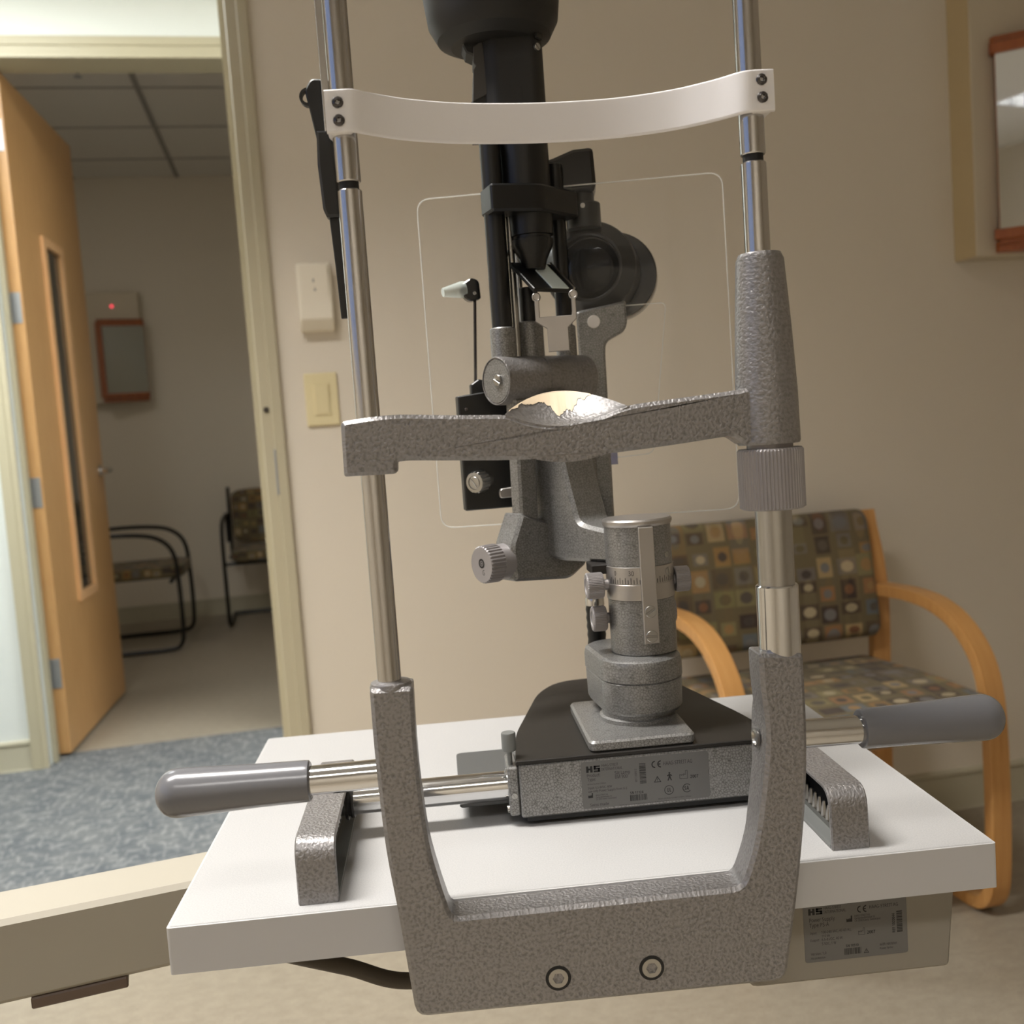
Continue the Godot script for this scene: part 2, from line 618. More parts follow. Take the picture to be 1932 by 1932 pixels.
	m = mat("added_fill_glow", rgb(255, 246, 236), 0.6)  # glow of the fill panel added in the far room
	m.emission_enabled = true
	m.emission = rgb(255, 246, 236)
	m.emission_energy_multiplier = 0.5

	more_materials()
	make_woods()
	make_floors()
	make_fabric()
	m = mat("black_tube", rgb(24, 22, 20), 0.35, 0.2)

func make_woods() -> void:
	for w in [["maple_veneer", [212, 168, 114], [194, 147, 94], 3], ["beech_bentwood", [208, 158, 98], [188, 136, 76], 7], ["maple_trim", [236, 190, 140], [218, 168, 116], 13], ["cherry_trim", [168, 98, 50], [140, 74, 36], 9]]:
		var im := Image.create(256, 512, false, Image.FORMAT_RGB8)
		var f := noise(w[3], 1.0, FastNoiseLite.TYPE_SIMPLEX_SMOOTH, 4)
		var a := rgb(w[1][0], w[1][1], w[1][2])
		var b := rgb(w[2][0], w[2][1], w[2][2])
		for y in 512:
			var yy := 1.0 - absf(y / 256.0 - 1.0)
			for x in 256:
				var xx := 1.0 - absf(x / 128.0 - 1.0)
				var t := f.get_noise_2d(xx * 14.0, yy * 1.3) * 0.5 + f.get_noise_2d(xx * 60.0 + 40.0, yy * 2.0) * 0.45
				im.set_pixel(x, y, a.lerp(b, clampf(0.5 + t, 0.0, 1.0)))
		var m := mat(w[0], Color.WHITE, 0.36)
		m.albedo_texture = ImageTexture.create_from_image(im)
		tri(m, 1.6)

func make_floors() -> void:
	# linen-look sheet vinyl: crossing fine threads over soft patches
	var im := Image.create(1024, 1024, false, Image.FORMAT_RGB8)
	var f := noise(31, 1.0, FastNoiseLite.TYPE_SIMPLEX_SMOOTH, 3)
	var cols := PackedFloat32Array()
	for y in 1024:
		for x in 1024:
			var t := 0.5 + 0.34 * f.get_noise_2d(x * 0.05, y * 0.9) + 0.3 * f.get_noise_2d(x * 0.9 + 500.0, y * 0.06) + 0.22 * f.get_noise_2d(x * 0.012, y * 0.022 + 900.0)
			t = clampf(t, 0.0, 1.0)
			im.set_pixel(x, y, rgb(136, 126, 110).lerp(rgb(172, 162, 144), t))
	var m := mat("vinyl_linen", Color.WHITE, 0.42)
	m.albedo_texture = ImageTexture.create_from_image(im)
	tri(m, 1.7)
	# blue-grey carpet with pale broken flecks
	im = Image.create(1024, 1024, false, Image.FORMAT_RGB8)
	var g := noise(41, 1.0, FastNoiseLite.TYPE_SIMPLEX_SMOOTH, 4)
	var rng := RandomNumberGenerator.new()
	rng.seed = 4
	for y in 1024:
		for x in 1024:
			var base := g.get_noise_2d(x * 0.006, y * 0.006)
			var st := maxf(g.get_noise_2d(x * 0.035 + 300.0, y * 0.012), g.get_noise_2d(x * 0.011 + 700.0, y * 0.04 + 90.0))
			var pale := smoothstep(0.12, 0.42, st)
			var c := rgb(80, 84, 88).lerp(rgb(98, 100, 101), clampf(base * 1.4 + 0.5, 0.0, 1.0)).lerp(rgb(150, 149, 145), pale * 0.6)
			var grain := 0.9 + 0.2 * rng.randf()
			im.set_pixel(x, y, Color(c.r * grain, c.g * grain, c.b * grain))
	m = mat("carpet_blue_grey", Color.WHITE, 0.95)
	m.albedo_texture = ImageTexture.create_from_image(im)
	m.rim_enabled = true
	m.rim = 0.3
	tri(m, 1.15)

func make_fabric() -> void:
	# woven upholstery: patchwork of small squares and tablets, each with a dot or a bar
	var N := 1024
	var im := Image.create(N, N, false, Image.FORMAT_RGB8)
	im.fill(rgb(104, 92, 64))
	var rng := RandomNumberGenerator.new()
	rng.seed = 77
	var pal := [rgb(62, 48, 40), rgb(142, 104, 66), rgb(128, 118, 80), rgb(112, 104, 94), rgb(164, 140, 96), rgb(86, 72, 52), rgb(96, 102, 104), rgb(146, 112, 64), rgb(74, 60, 46), rgb(120, 112, 72)]
	var dots := [rgb(168, 154, 122), rgb(70, 60, 54), rgb(150, 118, 74), rgb(112, 110, 108), rgb(178, 162, 130), rgb(120, 82, 52), rgb(98, 88, 60), rgb(84, 76, 66)]
	var cell := 64
	for gy in N / cell:
		for gx in N / cell:
			var w := rng.randi_range(44, 62)
			var h := rng.randi_range(28, 62)
			var ox := gx * cell + rng.randi_range(0, cell - w)
			var oy := gy * cell + rng.randi_range(0, cell - h)
			var c: Color = pal[rng.randi() % pal.size()]
			var d: Color = dots[rng.randi() % dots.size()]
			im.fill_rect(Rect2i(ox, oy, w, h), c)
			var rx := w * rng.randf_range(0.26, 0.36)
			var ry := minf(h * 0.34, rx)
			for y in h:
				for x in w:
					var e := pow((x - w / 2.0) / rx, 2.0) + pow((y - h / 2.0) / ry, 2.0)
					if e < 1.0: im.set_pixel(ox + x, oy + y, d)
	for y in N:
		for x in N:
			var c := im.get_pixel(x, y)
			var k := 0.86 + 0.2 * float((x + y) % 3 == 0) + 0.1 * rng.randf()
			im.set_pixel(x, y, Color(c.r * k, c.g * k, c.b * k))
	var m := mat("patchwork_fabric", Color.WHITE, 0.85)
	m.albedo_texture = ImageTexture.create_from_image(im)
	m.rim_enabled = true
	m.rim = 0.25
	tri(m, 1.25)

func more_materials() -> void:
	mat("switch_cover", rgb(232, 224, 206), 0.4)
	mat("door_glass", rgb(58, 54, 48), 0.05)
	mat("housing_grey", rgb(62, 59, 55), 0.5)
	mat("mark_grey", rgb(150, 146, 140), 0.6)

# ------------------------------------------------------------------ the room, in ROOM axes
const DOOR_R := -1.632     # right reveal of the doorway in the back wall
const DOOR_L := -2.58
const HEAD := 2.37
const WALL_R := 0.95
const WALL_L := -3.5
const WALL_F := 4.3
const FAR_D := -1.431      # far wall of the corridor
const FAR_OL := -2.478     # its doorway
const FAR_OR := -1.53
const ROOM2_D := -4.431

func build_shell() -> void:
	var mb := MB.new()
	bx(mb, WALL_L - 0.12, WALL_R + 0.12, -0.1, 0.0, -0.06, WALL_F + 0.12, 0.0)
	struct("floor", mb, M.vinyl_linen, true, "beige linen-look vinyl floor of the examination room")
	mb = MB.new()
	bx(mb, WALL_L - 0.12, DOOR_L, 0, CEIL, -0.12, 0, 0.0)
	bx(mb, DOOR_R, WALL_R + 0.12, 0, CEIL, -0.12, 0, 0.0)
	bx(mb, DOOR_L, DOOR_R, HEAD, CEIL, -0.12, 0, 0.0)
	struct("wall_back", mb, M.wall_cream, true, "cream painted wall behind the instrument")
	mb = MB.new()
	bx(mb, WALL_R, WALL_R + 0.12, 0, CEIL, 0, WALL_F, 0.0)
	struct("wall_right", mb, M.wall_cream)
	mb = MB.new()
	bx(mb, WALL_L - 0.12, WALL_L, 0, 1.2, 0, WALL_F, 0.0)
	bx(mb, WALL_L - 0.12, WALL_L, 2.5, CEIL, 0, WALL_F, 0.0)
	bx(mb, WALL_L - 0.12, WALL_L, 1.2, 2.5, 0, 1.35, 0.0)
	bx(mb, WALL_L - 0.12, WALL_L, 1.2, 2.5, 3.55, WALL_F, 0.0)
	struct("wall_left", mb, M.wall_cream)
	# window at the patient's left, dusk outside: its blue shows in the steel columns
	mb = MB.new()
	var wT := Transform3D(Basis(Vector3(0, 0, 1), Vector3(0, 1, 0), Vector3(-1, 0, 0)), Vector3(WALL_L - 0.06, 1.85, 2.45))
	frame_prism(mb, rrect(2.2, 1.3, 0.002, 1), rrect(2.1, 1.2, 0.002, 1), -0.03, 0.03, wT)
	var wf := struct("window_1", mb, M.frame_paint)
	mb = MB.new()
	bx(mb, WALL_L - 0.062, WALL_L - 0.058, 1.25, 2.45, 1.4, 3.5, 0.0)
	part("pane", mb, M.window_glass, wf)
	mb = MB.new()
	bx(mb, WALL_L - 0.12, WALL_R + 0.12, 0, CEIL, WALL_F, WALL_F + 0.12, 0.0)
	struct("wall_front", mb, M.wall_cream)
	# ceiling with the openings of the troffers
	mb = MB.new()
	var zc := -0.12
	for c in TROFFERS:
		bx(mb, WALL_L - 0.12, WALL_R + 0.12, CEIL, CEIL + 0.14, zc, c.y - 0.155, 0.0)
		bx(mb, WALL_L - 0.12, c.x - 0.61, CEIL, CEIL + 0.14, c.y - 0.155, c.y + 0.155, 0.0)
		bx(mb, c.x + 0.61, WALL_R + 0.12, CEIL, CEIL + 0.14, c.y - 0.155, c.y + 0.155, 0.0)
		zc = c.y + 0.155
	bx(mb, WALL_L - 0.12, WALL_R + 0.12, CEIL, CEIL + 0.14, zc, WALL_F + 0.12, 0.0)
	struct("ceiling", mb, M.ceiling_white, true, "white ceiling of the examination room")
	# the troffers: deep metal trays with two long lamps and a grid of blades
	for c in TROFFERS:
		var t := thing("ceiling_light", "recessed louvred ceiling light with two long lamps, over the %s" % ("instrument table" if c.y < 2.0 else "patient's side of the room"), "light", Vector3(c.x, CEIL, c.y), true, "recessed ceiling lights")
		var x0: float = c.x - 0.61
		var x1: float = c.x + 0.61
		var z0: float = c.y - 0.155
		var z1: float = c.y + 0.155
		mb = MB.new()
		bx(mb, x0, x1, CEIL + 0.112, CEIL + 0.12, z0, z1, 0.0)
		bx(mb, x0, x0 + 0.006, CEIL, CEIL + 0.112, z0, z1, 0.0)
		bx(mb, x1 - 0.006, x1, CEIL, CEIL + 0.112, z0, z1, 0.0)
		bx(mb, x0, x1, CEIL, CEIL + 0.112, z0, z0 + 0.006, 0.0)
		bx(mb, x0, x1, CEIL, CEIL + 0.112, z1 - 0.006, z1, 0.0)
		part("tray", mb, M.louver_metal, t)
		for k in [-1, 1]:
			mb = MB.new()
			bx(mb, c.x - 0.59, c.x + 0.59, CEIL + 0.1, CEIL + 0.11, c.y + 0.085 * k - 0.0375, c.y + 0.085 * k + 0.0375, 0.0)
			part("lamp_panel", mb, M.lamp_glow, t)
		mb = MB.new()
		bx(mb, x0 + 0.006, x1 - 0.006, CEIL + 0.002, CEIL + 0.085, c.y - 0.002, c.y + 0.002, 0.0)
		part("louver_spine", mb, M.louver_metal, t)
		for i in 9:
			mb = MB.new()
			var x: float = c.x - 0.48 + 0.12 * i
			bx(mb, x - 0.0015, x + 0.0015, CEIL + 0.002, CEIL + 0.085, z0 + 0.006, z1 - 0.006, 0.0)
			part("louver_blade", mb, M.louver_metal, t)
	# baseboard of the back wall: flat strip with a small cove on top
	mb = MB.new()
	base_strip(mb, DOOR_R + 0.047, WALL_R, 0.0, 1.0)
	struct("baseboard_back", mb, M.baseboard, true, "greenish beige vinyl baseboard")
	# metal door frame of our doorway
	mb = MB.new()
	jamb(mb, DOOR_R, 1.0)
	jamb(mb, DOOR_L, -1.0)
	bx(mb, DOOR_L - 0.047, DOOR_R + 0.047, HEAD - 0.002, HEAD + 0.047, 0.0, 0.014, 0.002)
	bx(mb, DOOR_L, DOOR_R, HEAD - 0.018, HEAD, -0.13, 0.0, 0.001)
	var f := struct("trim_1", mb, M.frame_paint, true, "khaki painted metal door frame beside the light switch")
	mb = MB.new()
	bx(mb, DOOR_R + 0.0215, DOOR_R + 0.026, 0.933, 1.03, 0.006, 0.0156, 0.0005)
	part("strike_plate", mb, M.hinge_steel, f, 35.0, "thin steel strike plate on the door frame")
	mb = MB.new()
	lathe(mb, [Vector2(0, 0), Vector2(0.0062, 0), Vector2(0.0052, 0.003), Vector2(0, 0.0034)], 16, ax(Vector3(DOOR_R + 0.0135, 1.115, 0.0085), Vector3.BACK))
	part("rubber_bumper", mb, M.rubber_dark, f)

func base_strip(mb: MB, x0: float, x1: float, z: float, dir: float) -> void:
	var poly := PackedVector2Array([Vector2(0, 0), Vector2(0.012 * dir, 0), Vector2(0.008 * dir, 0.012), Vector2(0.0075 * dir, 0.088), Vector2(0.012 * dir, 0.092), Vector2(0.011 * dir, 0.1), Vector2(0.004 * dir, 0.104), Vector2(0, 0.104)])
	# profile in (z, y), run along x
	var T := Transform3D(Basis(Vector3(0, 0, 1), Vector3(0, 1, 0), Vector3(-1, 0, 0)), Vector3(x1, 0, z))
	prism(mb, poly, 0.0, x1 - x0, 0.0, T)

# stepped steel frame: outer flat face, inner face set back, then the reveal and its stop
func jamb(mb: MB, x: float, side: float) -> void:
	var poly := PackedVector2Array()
	for p in [Vector2(0.047, 0.0), Vector2(0.047, 0.0135), Vector2(0.0455, 0.015), Vector2(0.0265, 0.015), Vector2(0.0245, 0.013), Vector2(0.0235, 0.0085), Vector2(0.0025, 0.007), Vector2(0.0, 0.0045), Vector2(0.0, -0.05), Vector2(-0.014, -0.052), Vector2(-0.014, -0.125), Vector2(0.02, -0.13), Vector2(0.02, 0.0)]:
		poly.push_back(Vector2(x + p.x * side, -p.y))
	# polygon lies in (x, -z); stand it up along y
	prism(mb, poly, 0.0, HEAD + 0.046, 0.0, Transform3D(Basis(Vector3(1, 0, 0), Vector3(0, 0, -1), Vector3(0, 1, 0)), Vector3.ZERO))

func build_corridor() -> void:
	var mb := MB.new()
	bx(mb, -6.0, 3.0, -0.1, 0.0, -1.575, -0.06, 0.0)
	struct("floor", mb, M.carpet_blue_grey, true, "blue-grey flecked carpet of the corridor")
	mb = MB.new()
	bx(mb, -6.0, FAR_OL, 0, CEIL, FAR_D - 0.13, FAR_D, 0.0)
	bx(mb, FAR_OR, 3.0, 0, CEIL, FAR_D - 0.13, FAR_D, 0.0)
	bx(mb, FAR_OL, FAR_OR, HEAD, CEIL, FAR_D - 0.13, FAR_D, 0.0)
	struct("wall_corridor", mb, M.wall_white, true, "bright white corridor wall around the open wooden door")
	mb = MB.new()
	bx(mb, -6.1, -6.0, 0, CEIL, -1.56, 0.0, 0.0)
	bx(mb, 3.0, 3.1, 0, CEIL, -1.56, 0.0, 0.0)
	struct("wall_end", mb, M.wall_white)
	mb = MB.new()
	bx(mb, -6.1, WALL_L - 0.12, 0, CEIL, -0.12, 0.0, 0.0)
	bx(mb, WALL_R + 0.12, 3.1, 0, CEIL, -0.12, 0.0, 0.0)
	struct("wall_side", mb, M.wall_white)
	mb = MB.new()
	bx(mb, -6.1, 3.1, 2.62, 2.76, FAR_D, -0.12, 0.0)
	struct("ceiling", mb, M.ceiling_white, true, "white corridor ceiling")
	for x in [-2.85, -0.3]:
		var t := thing("corridor_light", "flat ceiling light panel in the corridor, %s" % ("by the hinges of the wooden door" if x < -1.0 else "behind the armchair's wall"), "light", Vector3(x, 2.62, -0.46), true, "corridor ceiling lights")
		mb = MB.new()
		frame_prism(mb, rrect(1.2, 0.6, 0.004, 1), rrect(1.12, 0.52, 0.004, 1), 0.0, 0.026, Transform3D(Basis(Vector3.RIGHT, PI / 2), Vector3(x, 2.62, -0.46)))
		part("frame", mb, M.ceiling_white, t)
		mb = MB.new()
		bx(mb, x - 0.56, x + 0.56, 2.592, 2.602, -0.72, -0.2, 0.0)
		part("diffuser", mb, M.corridor_glow, t)
	mb = MB.new()
	base_strip(mb, -6.0, FAR_OL - 0.052, FAR_D, 1.0)
	struct("baseboard_corridor", mb, M.baseboard, true, "beige baseboard of the white corridor wall")
	# frame of the far doorway: face on the corridor side
	mb = MB.new()
	for e in [[FAR_OL, -1.0], [FAR_OR, 1.0]]:
		var x: float = e[0]
		var sd: float = e[1]
		var poly := PackedVector2Array()
		for p in [Vector2(0.052, 0.0), Vector2(0.052, 0.0135), Vector2(0.05, 0.015), Vector2(0.02, 0.015), Vector2(0.018, 0.011), Vector2(0.0, 0.009), Vector2(0.0, -0.045), Vector2(-0.014, -0.047), Vector2(-0.014, -0.085), Vector2(0.0, -0.087), Vector2(0.0, -0.14), Vector2(0.02, -0.14), Vector2(0.02, 0.0)]:
			poly.push_back(Vector2(x + p.x * sd, -(FAR_D + p.y)))
		prism(mb, poly, 0.0, HEAD + 0.05, 0.0, Transform3D(Basis(Vector3(1, 0, 0), Vector3(0, 0, -1), Vector3(0, 1, 0)), Vector3.ZERO))
	bx(mb, FAR_OL - 0.052, FAR_OR + 0.052, HEAD + 0.022, HEAD + 0.052, FAR_D, FAR_D + 0.015, 0.002)
	bx(mb, FAR_OL - 0.02, FAR_OR + 0.02, HEAD, HEAD + 0.024, FAR_D, FAR_D + 0.0095, 0.001)
	bx(mb, FAR_OL, FAR_OR, HEAD - 0.016, HEAD + 0.001, FAR_D - 0.14, FAR_D + 0.009, 0.001)
	struct("trim_2", mb, M.frame_paint, true, "khaki painted metal frame of the doorway across the corridor")
	build_door()

func build_door() -> void:
	# leaf stands open into the far room; local x across its thickness, -z towards its free edge
	var o := Node3D.new()
	o.name = "door_1"
	add_child(o)
	o.transform = ROOM * Transform3D(Basis(Vector3.UP, deg_to_rad(-2.8)), Vector3(-2.4515, 0, -1.536))
	orgs[o] = Vector3.ZERO
	o.set_meta("kind", "structure")
	o.set_meta("label", "open maple door with a narrow vertical glass panel")
	var W := 0.9
	var top := 2.352
	var gz0 := -0.31
	var gz1 := -0.55
	var gy0 := 0.52
	var gy1 := 1.85
	var mb := MB.new()
	bx(mb, -0.0225, 0.0225, 0.012, gy0, -W, 0, 0.001)
	bx(mb, -0.0225, 0.0225, gy1, top, -W, 0, 0.001)
	bx(mb, -0.0225, 0.0225, gy0, gy1, -W, gz1, 0.0)
	bx(mb, -0.0225, 0.0225, gy0, gy1, gz0, 0, 0.0)
	part("leaf", mb, M.maple_veneer, o)
	mb = MB.new()
	var T := Transform3D(Basis(Vector3(0, 0, -1), Vector3(0, 1, 0), Vector3(1, 0, 0)), Vector3(0, (gy0 + gy1) / 2, (gz0 + gz1) / 2))
	frame_prism(mb, rrect(absf(gz1 - gz0) + 0.03, gy1 - gy0 + 0.03, 0.002, 1), rrect(absf(gz1 - gz0) - 0.04, gy1 - gy0 - 0.04, 0.002, 1), -0.034, 0.034, T)
	part("vision_frame", mb, M.maple_trim, o)
	mb = MB.new()
	bx(mb, -0.02, 0.02, gy0 + 0.01, gy1 - 0.01, gz1 + 0.01, gz0 - 0.01, 0.0)
	part("glass", mb, M.door_glass, o)
	for y in [0.298, 0.934, 1.566, 2.14]:
		mb = MB.new()
		bx(mb, -0.026, 0.016, y - 0.052, y + 0.052, 0.0, 0.003, 0.0005)
		cyl(mb, Vector3(-0.03, y - 0.055, 0.006), Vector3(-0.03, y + 0.055, 0.006), 0.007, 0.001, 16)
		part("hinge", mb, M.hinge_steel, o)
	mb = MB.new()
	lathe(mb, [Vector2(0, 0), Vector2(0.026, 0), Vector2(0.026, 0.004), Vector2(0.022, 0.007), Vector2(0, 0.007)], 24, ax(Vector3(0.0225, 0.985, -0.835), Vector3.RIGHT))
	tube(mb, smooth_path([Vector3(0.024, 0.985, -0.835), Vector3(0.06, 0.985, -0.835), Vector3(0.072, 0.985, -0.82), Vector3(0.074, 0.984, -0.78), Vector3(0.07, 0.982, -0.72)], 5), 0.0095, 12)
	part("lever_handle", mb, M.chrome, o, 40.0, "chrome lever handle")

func build_far_room() -> void:
	var mb := MB.new()
	bx(mb, -3.8, -0.4, -0.1, 0.0, ROOM2_D - 0.12, -1.575, 0.0)
	struct("floor", mb, M.vinyl_linen, true, "beige vinyl floor of the dim room across the corridor")
	mb = MB.new()
	bx(mb, -3.8, -0.4, 0, CEIL + 0.1, ROOM2_D - 0.12, ROOM2_D, 0.0)
	struct("wall_far", mb, M.wall_cream, true, "dim end wall of the room across the corridor")
	mb = MB.new()
	bx(mb, -3.92, -3.8, 0, CEIL + 0.1, ROOM2_D - 0.12, -1.56, 0.0)
	bx(mb, -0.4, -0.28, 0, CEIL + 0.1, ROOM2_D - 0.12, -1.56, 0.0)
	struct("wall_far_side", mb, M.wall_cream)
	mb = MB.new()
	base_strip(mb, -3.8, -0.4, ROOM2_D, 1.0)
	struct("baseboard_far", mb, M.baseboard)
	# lay-in ceiling: painted deck above, tees and single tiles
	mb = MB.new()
	bx(mb, -3.9, -0.3, CEIL + 0.04, CEIL + 0.14, ROOM2_D - 0.12, -1.44, 0.0)
	var ce := struct("ceiling", mb, M.ceiling_white, true, "dim lay-in tile ceiling of the room across the corridor")
	var lines_x := []
	var lines_z := []
	var x := -2.135 - 0.6 * 2
	while x < -0.4:
		lines_x.append(x)
		x += 0.6
	var z := -2.82 + 0.6 * 2
	while z > ROOM2_D:
		lines_z.append(z)
		z -= 0.6
	for gx in lines_x:
		mb = MB.new()
		bx(mb, gx - 0.012, gx + 0.012, CEIL - 0.004, CEIL + 0.03, ROOM2_D, -1.56, 0.0)
		part("ceiling_tee", mb, M.grid_white, ce)
	for gz in lines_z:
		mb = MB.new()
		bx(mb, -3.8, -0.4, CEIL - 0.003, CEIL + 0.029, gz - 0.006, gz + 0.006, 0.0)
		part("ceiling_tee", mb, M.grid_white, ce)
	var xs := [-3.8] + lines_x + [-0.4]
	var zs := [-1.56] + lines_z + [ROOM2_D]
	for i in xs.size() - 1:
		for j in zs.size() - 1:
			mb = MB.new()
			bx(mb, xs[i] + 0.006, xs[i + 1] - 0.006, CEIL + 0.001, CEIL + 0.016, zs[j + 1] + 0.004, zs[j] - 0.004, 0.003)
			part("ceiling_tile", mb, M.ceiling_white, ce)
	var lp := thing("added_fill_panel", "added unseen fill panel brightening the room across the corridor", "light", Vector3(-3.03, CEIL, -2.22), true)  # panel added out of view to lift the brightness of this room
	mb = MB.new()
	frame_prism(mb, rrect(0.58, 0.58, 0.004, 1), rrect(0.52, 0.52, 0.004, 1), 0.0, 0.012, Transform3D(Basis(Vector3.RIGHT, PI / 2), Vector3(-3.03, CEIL - 0.004, -2.22)))
	part("frame", mb, M.ceiling_white, lp)
	mb = MB.new()
	bx(mb, -3.29, -2.77, CEIL - 0.012, CEIL - 0.005, -2.48, -1.96, 0.0)
	part("diffuser", mb, M.added_fill_glow, lp)
	var sp := thing("fire_sprinkler", "small fire sprinkler head under the tile ceiling", "sprinkler", Vector3(-2.344, CEIL, -2.55), true)
	mb = MB.new()
	lathe(mb, [Vector2(0, -0.012), Vector2(0.03, -0.012), Vector2(0.036, 0.0), Vector2(0, 0.002)], 20, Transform3D(Basis(), Vector3(-2.344, CEIL, -2.55)))
	part("escutcheon", mb, M.hinge_steel, sp)
	mb = MB.new()
	lathe(mb, [Vector2(0, -0.046), Vector2(0.018, -0.046), Vector2(0.018, -0.043), Vector2(0.004, -0.04), Vector2(0.006, -0.012), Vector2(0, -0.012)], 16, Transform3D(Basis(), Vector3(-2.344, CEIL, -2.55)))
	part("deflector", mb, M.hinge_steel, sp)
	# mirror cabinet of the far room, its mirror swung out at the left
	mirror_unit(Vector3(-2.83, 1.365, ROOM2_D), 0.405, 0.66, Vector3(-2.662, 1.372, ROOM2_D + 0.165), -16.0, 0.265, true, "cream wall cabinet with red pilot light and wood-trimmed mirror, in the dim room")
	tube_chair(Vector3(-2.46, 0, -3.59), 90.0, "black tubular armchair with patterned seat, half hidden by the open door")
	tube_chair(Vector3(-1.74, 0, -4.06), 0.0, "black tubular armchair with patterned back against the end wall of the dim room")

# wall cabinet whose lower front carries a hinged mirror between two wooden rails
func mirror_unit(at: Vector3, w: float, h: float, pivot: Vector3, turn: float, mw: float, led: bool, label: String) -> void:
	var t := thing("mirror_cabinet", label, "cabinet", at, true)
	var mb := MB.new()
	bx(mb, at.x, at.x + w, at.y, at.y + h, at.z, at.z + 0.08, 0.003)
	part("body", mb, M.cabinet_cream, t)
	mb = MB.new()
	bx(mb, at.x - 0.0015, at.x + 0.0015, at.y + 0.001, at.y + h - 0.001, at.z, at.z + 0.0785, 0.0005)
	part("side_panel", mb, M.cabinet_side, t)
	var B := Transform3D(Basis(Vector3.UP, deg_to_rad(-turn)), pivot)
	# swung mirror: local x along its width, z outwards
	mb = MB.new()
	box(mb, Vector3(mw / 2, 0.24, 0.0), Vector3(mw, 0.46, 0.02), 0.001, B)
	var backing := part("mirror_backing", mb, M.cherry_trim, t)
	mb = MB.new()
	box(mb, Vector3(mw / 2, 0.24, 0.0115), Vector3(mw - 0.004, 0.412, 0.003), 0.0005, B)
	part("mirror_glass", mb, M.mirror, backing)
	if led:
		mb = MB.new()
		box(mb, Vector3(0.008, 0.24, 0.004), Vector3(0.034, 0.43, 0.03), 0.001, B)
		part("stile", mb, M.cherry_trim, backing)
	for y in [0.033, 0.457]:
		mb = MB.new()
		box(mb, Vector3(mw / 2 - 0.004, y, 0.007), Vector3(mw + 0.012, 0.024, 0.03), 0.002, B)
		part("rail", mb, M.cherry_trim, backing)
	# wedge-shaped shelves that carry the mirror out from the cabinet front
	var far := B * Vector3(mw, 0, 0)
	var near := B * Vector3(0, 0, 0)
	for y in [0.006, 0.476]:
		mb = MB.new()
		var poly := PackedVector2Array([Vector2(near.x, at.z + 0.08), Vector2(far.x, at.z + 0.08), Vector2(far.x, far.z), Vector2(near.x, near.z)])
		for i in poly.size(): poly[i].y = -poly[i].y
		prism(mb, poly, pivot.y + y - 0.012, pivot.y + y + 0.012, 0.0, Transform3D(Basis(Vector3(1, 0, 0), Vector3(0, 0, -1), Vector3(0, 1, 0)), Vector3.ZERO))
		part("wedge_shelf", mb, M.cherry_trim, t)
	if led:
		mb = MB.new()
		lathe(mb, [Vector2(0, 0), Vector2(0.009, 0), Vector2(0.008, 0.004), Vector2(0, 0.006)], 12, ax(Vector3(-2.577, 1.943, at.z + 0.08), Vector3.BACK))
		part("pilot_light", mb, M.red_led, t, 35.0, "small glowing red light")

# stacking armchair: two closed side loops of black tube, padded seat and back
func tube_chair(at: Vector3, turn: float, label: String) -> void:
	var t := thing("tube_chair", label, "chair", Vector3.ZERO, true, "black tubular chairs in the dim room")
	t.transform = ROOM * Transform3D(Basis(Vector3.UP, deg_to_rad(turn)), at)
	# local: faces +z, origin on the floor under the seat centre
	for s in [-1, 1]:
		var x: float = 0.285 * s
		var mb := MB.new()
		var pts := [Vector3(x, 0.46, -0.27), Vector3(x, 0.62, -0.275), Vector3(x, 0.632, -0.18), Vector3(x, 0.628, 0.02), Vector3(x, 0.6, 0.15), Vector3(x, 0.52, 0.222), Vector3(x, 0.36, 0.238), Vector3(x, 0.12, 0.238), Vector3(x, 0.035, 0.222), Vector3(x, 0.014, 0.16), Vector3(x, 0.013, -0.05), Vector3(x, 0.013, -0.26)]
		tube(mb, smooth_path(pts, 5), 0.0115, 10)
		part("side_loop", mb, M.black_tube, t)
		mb = MB.new()
		tube(mb, smooth_path([Vector3(x * 0.93, 0.36, -0.2), Vector3(x * 0.93, 0.5, -0.25), Vector3(x * 0.93, 0.8, -0.3)], 4), 0.011, 10)
		part("back_post", mb, M.black_tube, t)
	for e in [Vector2(0.372, 0.2), Vector2(0.372, -0.2), Vector2(0.013, -0.26)]:
		var sb := MB.new()
		tube(sb, [Vector3(-0.285, e.x, e.y), Vector3(0.285, e.x, e.y)], 0.011, 10)
		part("crossbar", sb, M.black_tube, t)
	pad("seat", t, Vector3(0, 0.415, 0.01), Vector3(0.5, 0.062, 0.5), Basis())
	pad("backrest", t, Vector3(0, 0.62, -0.262), Vector3(0.5, 0.33, 0.05), Basis(Vector3.RIGHT, deg_to_rad(-9)))

